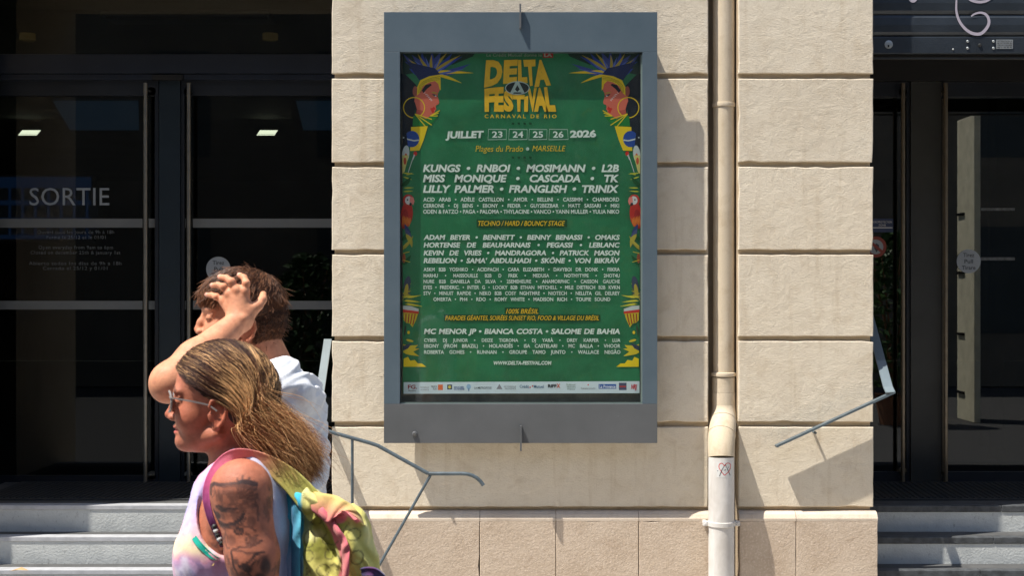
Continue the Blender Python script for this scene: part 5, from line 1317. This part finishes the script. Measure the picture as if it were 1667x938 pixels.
def pen(pts, w, val, cc=(120,112,70)):
    global c
    d = pl_dist(pb, pts); c = lerpc(c, lin(cc)*.7, min(1, val*1.5)*sm(d, w/2+.9, w/2-.4))
for (a, b, r1, r2) in ((502,880,9,13),(501,906,9,9),(526,930,10,9),(578,868,11,9),(583,905,10,12),(512,850,10,8),(535,905,7,8)):
    pen([(a+r1*math.cos(i*.5),b+r2*math.sin(i*.5)) for i in range(14)], 1.6, .55)
for s0 in ([(498,928),(498,945)],[(498,928),(506,930),(500,936),(508,946)],[(522,850),(530,868),(524,884),(540,892)],[(552,880),(540,896),(554,910),(548,930)],[(570,850),(560,866),(572,884)],[(516,826),(524,838),(538,832),(548,846),(540,856)],[(530,930),(544,920),(552,934)]): pen(catmull(s0, 6), 1.5, .5)
for i in range(9): pen([(537,846),(520+i*5,828+abs(i-4)*2.2)], 1.0, .45, (150,60,90))
bagm = quad_obj('bag_cloth', V, Fq, CLOTH_M, c)
st1 = surf_strip([(520,838,2.845),(497,808,2.85),(468,778,2.853),(438,757,2.852),(408,744,2.845),(380,742,2.825),(357,757,2.80),(341,784,2.775),(336,812,2.765),(342,842,2.765),(352,866,2.772),(364,890,2.79)], [.050,.050,.044,.036,.028,.024,.021,.018,.015,.014,.014,.014], CLOTH_M, 'shoulder_strap', .0016,
    cols=[(186,184,96),(190,186,96),(196,186,100),(214,160,112),(220,132,124),(216,122,130),(206,104,136),(190,84,132),(176,80,136),(160,84,142),(140,78,130),(120,60,110)])
zp = surf_strip([(590,932,2.80),(600,931,2.79),(611,933,2.79),(622,942,2.80)], .016, CLOTH_M, 'pouch_edge', .006, cols=[(52,58,96),(92,50,96),(60,74,118)])
beads = []
for i, (x, y) in enumerate(((349,858),(351.5,865),(354,872),(357,878.5),(360.5,885))):
    m = MB(); cc = P(x,y,2.752); bm = bmesh.new(); bmesh.ops.create_uvsphere(bm, u_segments=10, v_segments=7, radius=.0052); bm.verts.index_update(); m.add([v.co+cc for v in bm.verts], [tuple(v.index for v in f.verts) for f in bm.faces]); bm.free()
    beads.append(m.build('bead', M['white'] if i%2 else M['mulliongrey'], None, True))
def flap(pts, col0, col1, name, n=7):
    """thin folded sheet between two measured edges"""
    A = np.array([tuple(P(*q_)) for q_ in catmull3(pts[0], n)]); B_ = np.array([tuple(P(*q_)) for q_ in catmull3(pts[1], n)]); m = 9; V = []; cc = []
    for layer in (0, .0022):
        for j in range(m):
            t_ = j/(m-1); r = A*(1-t_)+B_*t_; r[:,1] += -.003*math.sin(math.pi*t_)+.003*np.sin(np.arange(len(A))*.9+t_*4)+layer; V.append(r); cc.append(np.tile(lin(col0)*(1-t_)+lin(col1)*t_, (len(A),1)))
    V = np.concatenate(V); cc = np.concatenate(cc); L0 = len(A); Fq = []; off = m*L0
    for j in range(m-1):
        for i in range(L0-1):
            a = j*L0+i; Fq += [(a,a+1,a+1+L0,a+L0), (off+a,off+a+L0,off+a+1+L0,off+a+1)]
    for i in range(L0-1): Fq += [(i,off+i,off+i+1,i+1), ((m-1)*L0+i,(m-1)*L0+i+1,off+(m-1)*L0+i+1,off+(m-1)*L0+i)]
    for j in range(m-1): Fq += [(j*L0,(j+1)*L0,off+(j+1)*L0,off+j*L0), (j*L0+L0-1,off+j*L0+L0-1,off+(j+1)*L0+L0-1,(j+1)*L0+L0-1)]
    cc = lerpc(cc, cc*.72, sm(vn.fbm(V, 60, 3), .52, .6)*.5)
    return quad_obj(name, V, np.array(Fq), CLOTH_M, cc)
f1 = flap(([(500,800,2.850),(540,806,2.835),(566,818,2.825),(586,838,2.825),(594,858,2.83)],[(508,832,2.840),(532,852,2.820),(545,843,2.81),(560,832,2.808),(588,850,2.812)]), (214,190,116), (216,112,122), 'flap')
f2 = flap(([(508,828,2.838),(532,852,2.825),(552,880,2.815),(557,905,2.812),(556,960,2.815)],[(526,826,2.832),(552,860,2.812),(566,884,2.800),(569,905,2.798),(566,960,2.80)]), (218,136,132), (212,108,122), 'pink_edging')
f3 = flap(([(474,802,2.865),(475,850,2.862),(474,900,2.86),(473,1000,2.86)],[(488,806,2.86),(490,850,2.845),(489,900,2.84),(488,1000,2.84)]), (50,112,150), (92,178,202), 'turquoise_panel')
bag = thing('bag', 'soft yellow, pink and turquoise patterned cloth bag slung on the back of the woman', 'bag', P(540,1060,2.92)); adopt(bag, [bagm, st1, zp, f1, f2, f3]+beads)
# ------------------------------------------------------------------ the man
MD = 3.46
HM = HeadFrame(P(388,539,MD), 1.0, math.radians(-5), math.radians(21))
q = lambda x, y, D: tuple(P(x, y, D))
def man_torso(S, g=0.0, k=.03):
    S.ell(q(456,735,3.46), (.098+g,.165+g,.19+g), k); S.ell(q(456,665,3.47), (.082+g,.175+g,.085+g), k)
    S.ell(q(452,860,3.46), (.098+g,.150+g,.17+g), k); S.ell(q(452,990,3.46), (.108+g,.155+g,.14+g), k)
S = Sculpt(axis((-.86,-.42,.0021),(-.42,-.34,.004)), axis((-3.98,-3.26,.0030)), axis((0,1.15,.010),(1.15,1.38,.005),(1.38,1.82,.0021)))
man_torso(S)
S.cone(HM(-.034,.0,0), P(447,625,3.48), .056, .064, .02); S.cone(HM(.0,-.04,0), P(440,640,3.47), .045, .05, .02)
S.cone(P(455,628,3.40), P(458,640,3.29), .04, .05, .03); S.cone(P(455,628,3.54), P(462,645,3.64), .04, .05, .03)
S.ell(q(450,640,3.27), (.062,.055,.06), .02)
# raised near arm: shoulder, elbow pushed forward, forearm back up to the head
sh_, el_, wr_ = P(448,642,3.27), P(279,621,3.17), P(391,521,3.300)
S.cone(sh_, (sh_+el_)*.5, .056, .050, .02); S.cone((sh_+el_)*.5, el_, .050, .043, .02)
S.ell(q(272,628,3.17), (.036,.036,.036), .02)
mid = el_+(wr_-el_)*.35; S.cone(el_, mid, .042, .042, .015); S.cone(mid, wr_, .042, .0265, .02)
# back of the hand, knuckles, four bent fingers and the thumb
def CPX(x, y): return (220+x/3.607, 400+y/3.607)
def H3(x, y, D): a = CPX(x, y); return P(a[0], a[1], D)
DH = 3.303
kn_ = [(522,322),(552,285),(594,262),(642,268)]
for (x, y), D in zip(kn_, (3.318,3.305,3.300,3.302)):
    S.cone(wr_, H3(x,y,D+.003), .021, .0135, .014)
S.cone(wr_+Vector((.004,0,0)), H3(690,372,DH+.004), .023, .015, .012)
fing = [[(522,322,3.318),(478,300,3.318),(450,291,3.330),(420,289,3.348)], [(552,285,3.305),(520,243,3.303),(486,231,3.315),(452,233,3.336)],
        [(594,262,3.300),(566,212,3.298),(534,190,3.312),(498,184,3.338)], [(642,268,3.302),(652,222,3.300),(640,188,3.312),(612,172,3.338)]]
for f, r in zip(fing, (.0070,.0077,.0083,.0081)):
    for (a, b, ra, rb) in ((0,1,1.12,1.04),(1,2,1.04,.94),(2,3,.94,.80)):
        S.cone(H3(*f[a]), H3(*f[b]), r*ra, r*rb, .0035)
    S.ell(tuple(H3(*f[1])), (r*1.1,r*1.08,r*1.1), .004)
for (x, y), D in zip(kn_, (3.318,3.305,3.300,3.302)):      # tendons and knuckles
    a_ = H3(x, y, D-.008); S.cone(a_+(wr_-a_)*.08, a_+(wr_-a_)*.62, .0050, .0035, .004); S.ell(tuple(H3(x, y, D-.004)), (.0105,.0100,.0105), .004)
S.ell(tuple(wr_+Vector((.012,-.022,.004))), (.009,.008,.009), .008); S.ell(tuple(el_+Vector((-.016,.004,-.018))), (.020,.020,.020), .02)
th_ = [(680,385,3.308),(722,352,3.310),(748,318,3.322),(752,286,3.342)]
for a, b, ra, rb in ((0,1,.0150,.0115),(1,2,.0112,.0100),(2,3,.0098,.0080)): S.cone(H3(*th_[a]), H3(*th_[b]), ra, rb, .005)
# far arm hanging
S.cone(P(462,645,3.64), P(478,850,3.68), .05, .042, .02); S.cone(P(478,850,3.68), P(440,1010,3.66), .040, .027, .015); S.ell(q(432,1050,3.66), (.03,.018,.05), .012)
for i in range(4): S.cone(P(434-i*6,1060,3.655+i*.008), P(430-i*8,1105,3.655+i*.01), .0095, .0075, .004)
for D, fx in ((3.37,.16),(3.55,-.14)):
    hp = P(466,1030,D); kn = Vector((hp.x+fx*.5, hp.y, .50)); an = Vector((hp.x+fx, hp.y, .09))
    S.cone(hp, kn, .085, .06, .03); S.cone(kn, an, .058, .038, .02); S.cone(an+Vector((.03,0,-.04)), an+Vector((-.17,0,-.06)), .038, .026, .02)
head_prims(S, HM, 1.0, True)
V, Fq = S.mesh(); V = relax(V, Fq, 1, .35)
BM_ = lin((206,142,108)); cmn = paint_face(V, HM, BM_, lin((196,110,98)), lin((70,48,34)))
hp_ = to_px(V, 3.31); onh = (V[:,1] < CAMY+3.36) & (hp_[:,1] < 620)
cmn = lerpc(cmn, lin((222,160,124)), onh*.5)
tips = [f[3] for f in fing]; 
for x, y, D in tips: 
    a = H3(x,y,D); d = np.linalg.norm(V-np.array(a), axis=1); cmn = lerpc(cmn, lin((232,170,160)), sm(d, .014, .006)*.35)
for f in fing:                          # nails
    a = np.array(H3(f[3][0]+3, f[3][1], f[3][2]-.007)); d = np.linalg.norm(V-a, axis=1); cmn = lerpc(cmn, lin((240,204,196)), sm(d, .0068, .0045)*.3)
for (x, y) in kn_+[(f[1][0],f[1][1]) for f in fing]:
    a = np.array(CPX(x, y)); d = np.linalg.norm(hp_-a, axis=1); cmn = lerpc(cmn, BM_*np.array([1.0,.78,.70]), sm(d, 6, 1)*.35*onh)
skinm = quad_obj('skin', V, Fq, SKIN_M, cmn)
# T-shirt
S2 = Sculpt(axis((-.70,-.33,.0040)), axis((-3.95,-3.20,.0050)), axis((.86,1.62,.0040)))
man_torso(S2, .014, .035)
for (a, b) in (((455,628,3.40),(456,640,3.28)),((455,628,3.54),(462,645,3.64))): S2.cone(P(*a), P(*b), .050, .064, .04)
S2.cone(P(452,640,3.27), P(372,636,3.225), .074, .066, .03); S2.cone(P(462,645,3.64), P(470,740,3.67), .068, .062, .03)
S2.ell(q(494,655,3.40), (.032,.10,.06), .04)
xx = S2.ax[:,None,None]; yy = S2.ay[None,:,None]; zz = S2.az[None,None,:]
def cutf(d, k=.006):
    f = S2.F; h = np.clip(.5-.5*(f+d)/k, 0, 1); S2.F = (f*(1-h)+(-d)*h+k*h*(1-h)).astype(np.float32)
nk = P(446,586,3.47); ax_ = (P(466,640,3.49)-nk).normalized(); rel = [xx-nk.x, yy-nk.y, zz-nk.z]; tt_ = rel[0]*ax_.x+rel[1]*ax_.y+rel[2]*ax_.z
dd_ = np.sqrt((rel[0]-tt_*ax_.x)**2+(rel[1]-tt_*ax_.y)**2+(rel[2]-tt_*ax_.z)**2)-.066; cutf(np.maximum(dd_, tt_-.045))
sl = P(372,636,3.225); cutf(np.maximum((xx-sl.x)+.0*zz, np.maximum(yy-(CAMY+3.33), -.4+0*xx)), .004)
V, Fq = S2.mesh(); V = relax(V, Fq, 2, .5); N = vnormals(V, Fq)
rot_ = V@np.array([[1,0,.7],[0,1,0],[-.7,0,1]]).T
r1 = vn.fbm(rot_*np.array([.45,.4,1.7]), 13, 2)-.5; r2 = vn2.fbm(rot_*np.array([1.2,.5,.5]), 18, 2)-.5
V = V+N*(-np.abs(r1)*.055+.012-np.abs(r2)*.022)[:,None]; V = relax(V, Fq, 2, .5)
shirt = quad_obj('t_shirt', V, Fq, CLOTH_M, np.tile(np.array([.74,.77,.82]), (len(V),1)))
S3 = Sculpt(axis((-.74,-.30,.008)), axis((-3.80,-3.30,.008)), axis((.46,1.0,.008))); man_torso(S3, .010)
for D, fx in ((3.37,.16),(3.55,-.14)):
    hp = P(466,1030,D); kn = Vector((hp.x+fx*.5, hp.y, .50)); S3.cone(hp, kn, .100, .085, .03)
for o_, sgn in ((.52,1),(.93,-1)): S3.F = np.maximum(S3.F, -(S3.az[None,None,:]-o_)*sgn+0*S3.F)
V, Fq = S3.mesh(); shortm = quad_obj('shorts', V, Fq, CLOTH_M, np.tile(lin((50,56,70)), (len(V),1)))
# short tousled hair
HC = np.array([-.006,.066,0.]); HR = np.array([.102,.089,.0845])
hl_m = lambda q: (q[:,1] > np.interp(q[:,0], [-.14,-.10,-.06,-.03,-.012,.02,.035,.05,.09], [-.055,-.060,-.050,-.020,.030,.030,.050,.070,.074]))
g = np.random.default_rng(9)
n = 15000; k = 9
HRm = HR.copy()
q0 = roots(n, lambda q: (q[:,1] > np.interp(q[:,0], [-.14,-.10,-.06,-.03,-.012,.02,.035,.05,.09], [-.055,-.060,-.050,-.020,.030,.030,.050,.070,.074])) & (q[:,1] > -.0))
nn_ = 6500; az_ = g.uniform(-1.85, 1.85, nn_); hv = g.uniform(-.055, .055, nn_)         # cropped nape below the round of the skull
nr = .056+.029*sm(hv, -.05, .03); q1 = np.stack([-.034-nr*np.cos(az_)*.95, hv, nr*np.sin(az_)*.92], 1); q1 = q1[hl_m(q1)]
q0 = np.concatenate([q0, q1]); n = len(q0); N0 = (q0-HC)/HR**2; N0[-len(q1):] = q1*np.array([1,0,1])-np.array([-.034,0,0])*np.array([1,0,0]); N0 /= np.linalg.norm(N0, axis=1)[:,None]
crown = np.array([-.045,.14,0.]); flow = q0-crown; flow /= np.linalg.norm(flow, axis=1)[:,None]
flow += np.array([.35,-.15,0.]); flow -= N0*np.sum(flow*N0, 1)[:,None]; flow /= np.linalg.norm(flow, axis=1)[:,None]
cell = np.floor((q0+.3)/np.array([.020,.020,.022])).astype(int); ck = (cell[:,0]*7+cell[:,1]*131+cell[:,2]*1031) % 4096
rt = np.random.default_rng(2).normal(size=(4096,3)); wob = 3.4*(np.stack([vn(q0+.3,34), vn2(q0+.7,34), vn(q0+1.9,34)], 1)-.5)+.25*rt[ck]; wob -= N0*np.sum(wob*N0, 1)[:,None]*.85
topness = sm(q0[:,1], .05, .12); Ln = .008+.027*topness+.006*g.random(n); Ln = np.where(q0[:,0] > .05, Ln+.010, Ln)
lift = (.05+.34*topness*(.3+.7*g.random(n)))
dirv = flow*.9+wob*.30+N0*lift[:,None]+g.normal(size=(n,3))*.07; dirv /= np.linalg.norm(dirv, axis=1)[:,None]
end = flow*.8+wob*.60-N0*.30+g.normal(size=(n,3))*.13+np.array([0,-.35,0]); end /= np.linalg.norm(end, axis=1)[:,None]
t = np.linspace(0,1,k)[None,:,None]
L_ = q0[:,None]+Ln[:,None,None]*(dirv[:,None]*t+(end-dirv)[:,None]*.62*t**2)
ph_ = (ck%17)*.9; L_ += (.0035*np.sin(t*5+ph_[:,None,None])*wob[:,None,:]*topness[:,None,None])*t
fly = g.random(n) < .05; L_[fly] += (N0[fly]*.012+g.normal(size=(fly.sum(),3))*.006)[:,None]*t**1.5
W_ = HM.arr(L_.reshape(-1,3)).reshape(L_.shape); nl = n-len(q1); W_[:nl] = ell_push(W_[:nl], HM, HC, HR, .002)
# the hand parts the hair: locks keep outside the fingers and the palm
segs = [(np.array(H3(*f[a])), np.array(H3(*f[a+1])), r) for f, r in zip(fing, (.0070,.0077,.0083,.0081)) for a in range(3)]
segs += [(np.array(wr_), np.array(H3(x,y,3.305)), .020) for x, y in kn_]+[(np.array(wr_), np.array(H3(690,372,DH)), .020)]+[(np.array(H3(*th_[a])), np.array(H3(*th_[a+1])), .0115) for a in range(3)]
fw = W_.reshape(-1,3)
for a, b, r in segs:
    dv = b-a; tq = np.clip((fw-a)@dv/(dv@dv), 0, 1); pr = a+tq[:,None]*dv; off = fw-pr; dl = np.linalg.norm(off, axis=1)
    m = dl < r+.001
    fw[m] = fw[m]+np.array([0,1,0])*(r+.003-dl[m]+.004)[:,None]
    m = (dl < r+.012) & (fw[:,1] < pr[:,1]) ; fw[m,1] = pr[m,1]+.006
W_ = fw.reshape(W_.shape)
per = g.random(n); c0_, c1_ = lin((56,36,27)), lin((150,100,68)); t2 = t[...,0]
c = c0_+(c1_-c0_)*(sm(t2, 0, 1)*(.15+.95*per[:,None]))[...,None]
rad = np.interp(np.linspace(0,1,k), [0,.6,1], [.0007,.0006,.0002])[None]*(.7+.6*g.random(n))[:,None]
S4 = Sculpt(axis((-.80,-.52,.0045)), axis((-3.68,-3.42,.0045)), axis((1.58,1.85,.0045)))
S4.ell(HM(*HC), (HR[0]*.965,HR[2]*.975,HR[1]*.960), .005, HM.R); S4.cone(HM(-.034,.03,0), HM(-.034,-.05,0), .072, .048, .01)
Xw = np.stack(np.meshgrid(S4.ax, S4.ay, S4.az, indexing='ij'), -1).reshape(-1,3); qh = HM.inv(Xw)
face = (np.interp(qh[:,0], [-.14,-.10,-.06,-.03,-.012,.02,.035,.05,.09], [-.052,-.057,-.046,-.016,.036,.032,.054,.078,.082])-qh[:,1])*.8
S4.F = np.maximum(S4.F, face.reshape(S4.F.shape).astype(np.float32))
bV, bF = S4.mesh(); bV = relax(bV, bF, 2)
hairm = strands('hair', W_, rad, c, HAIR_M, (bV, bF, np.tile(lin((48,32,23)), (len(bV),1))))
mroot = thing('person', 'young man in a white T-shirt behind the woman, hand raised to his tousled brown hair', 'person', (HM.O.x+.05, HM.O.y, 0))
adopt(mroot, [skinm, shirt, shortm, hairm])
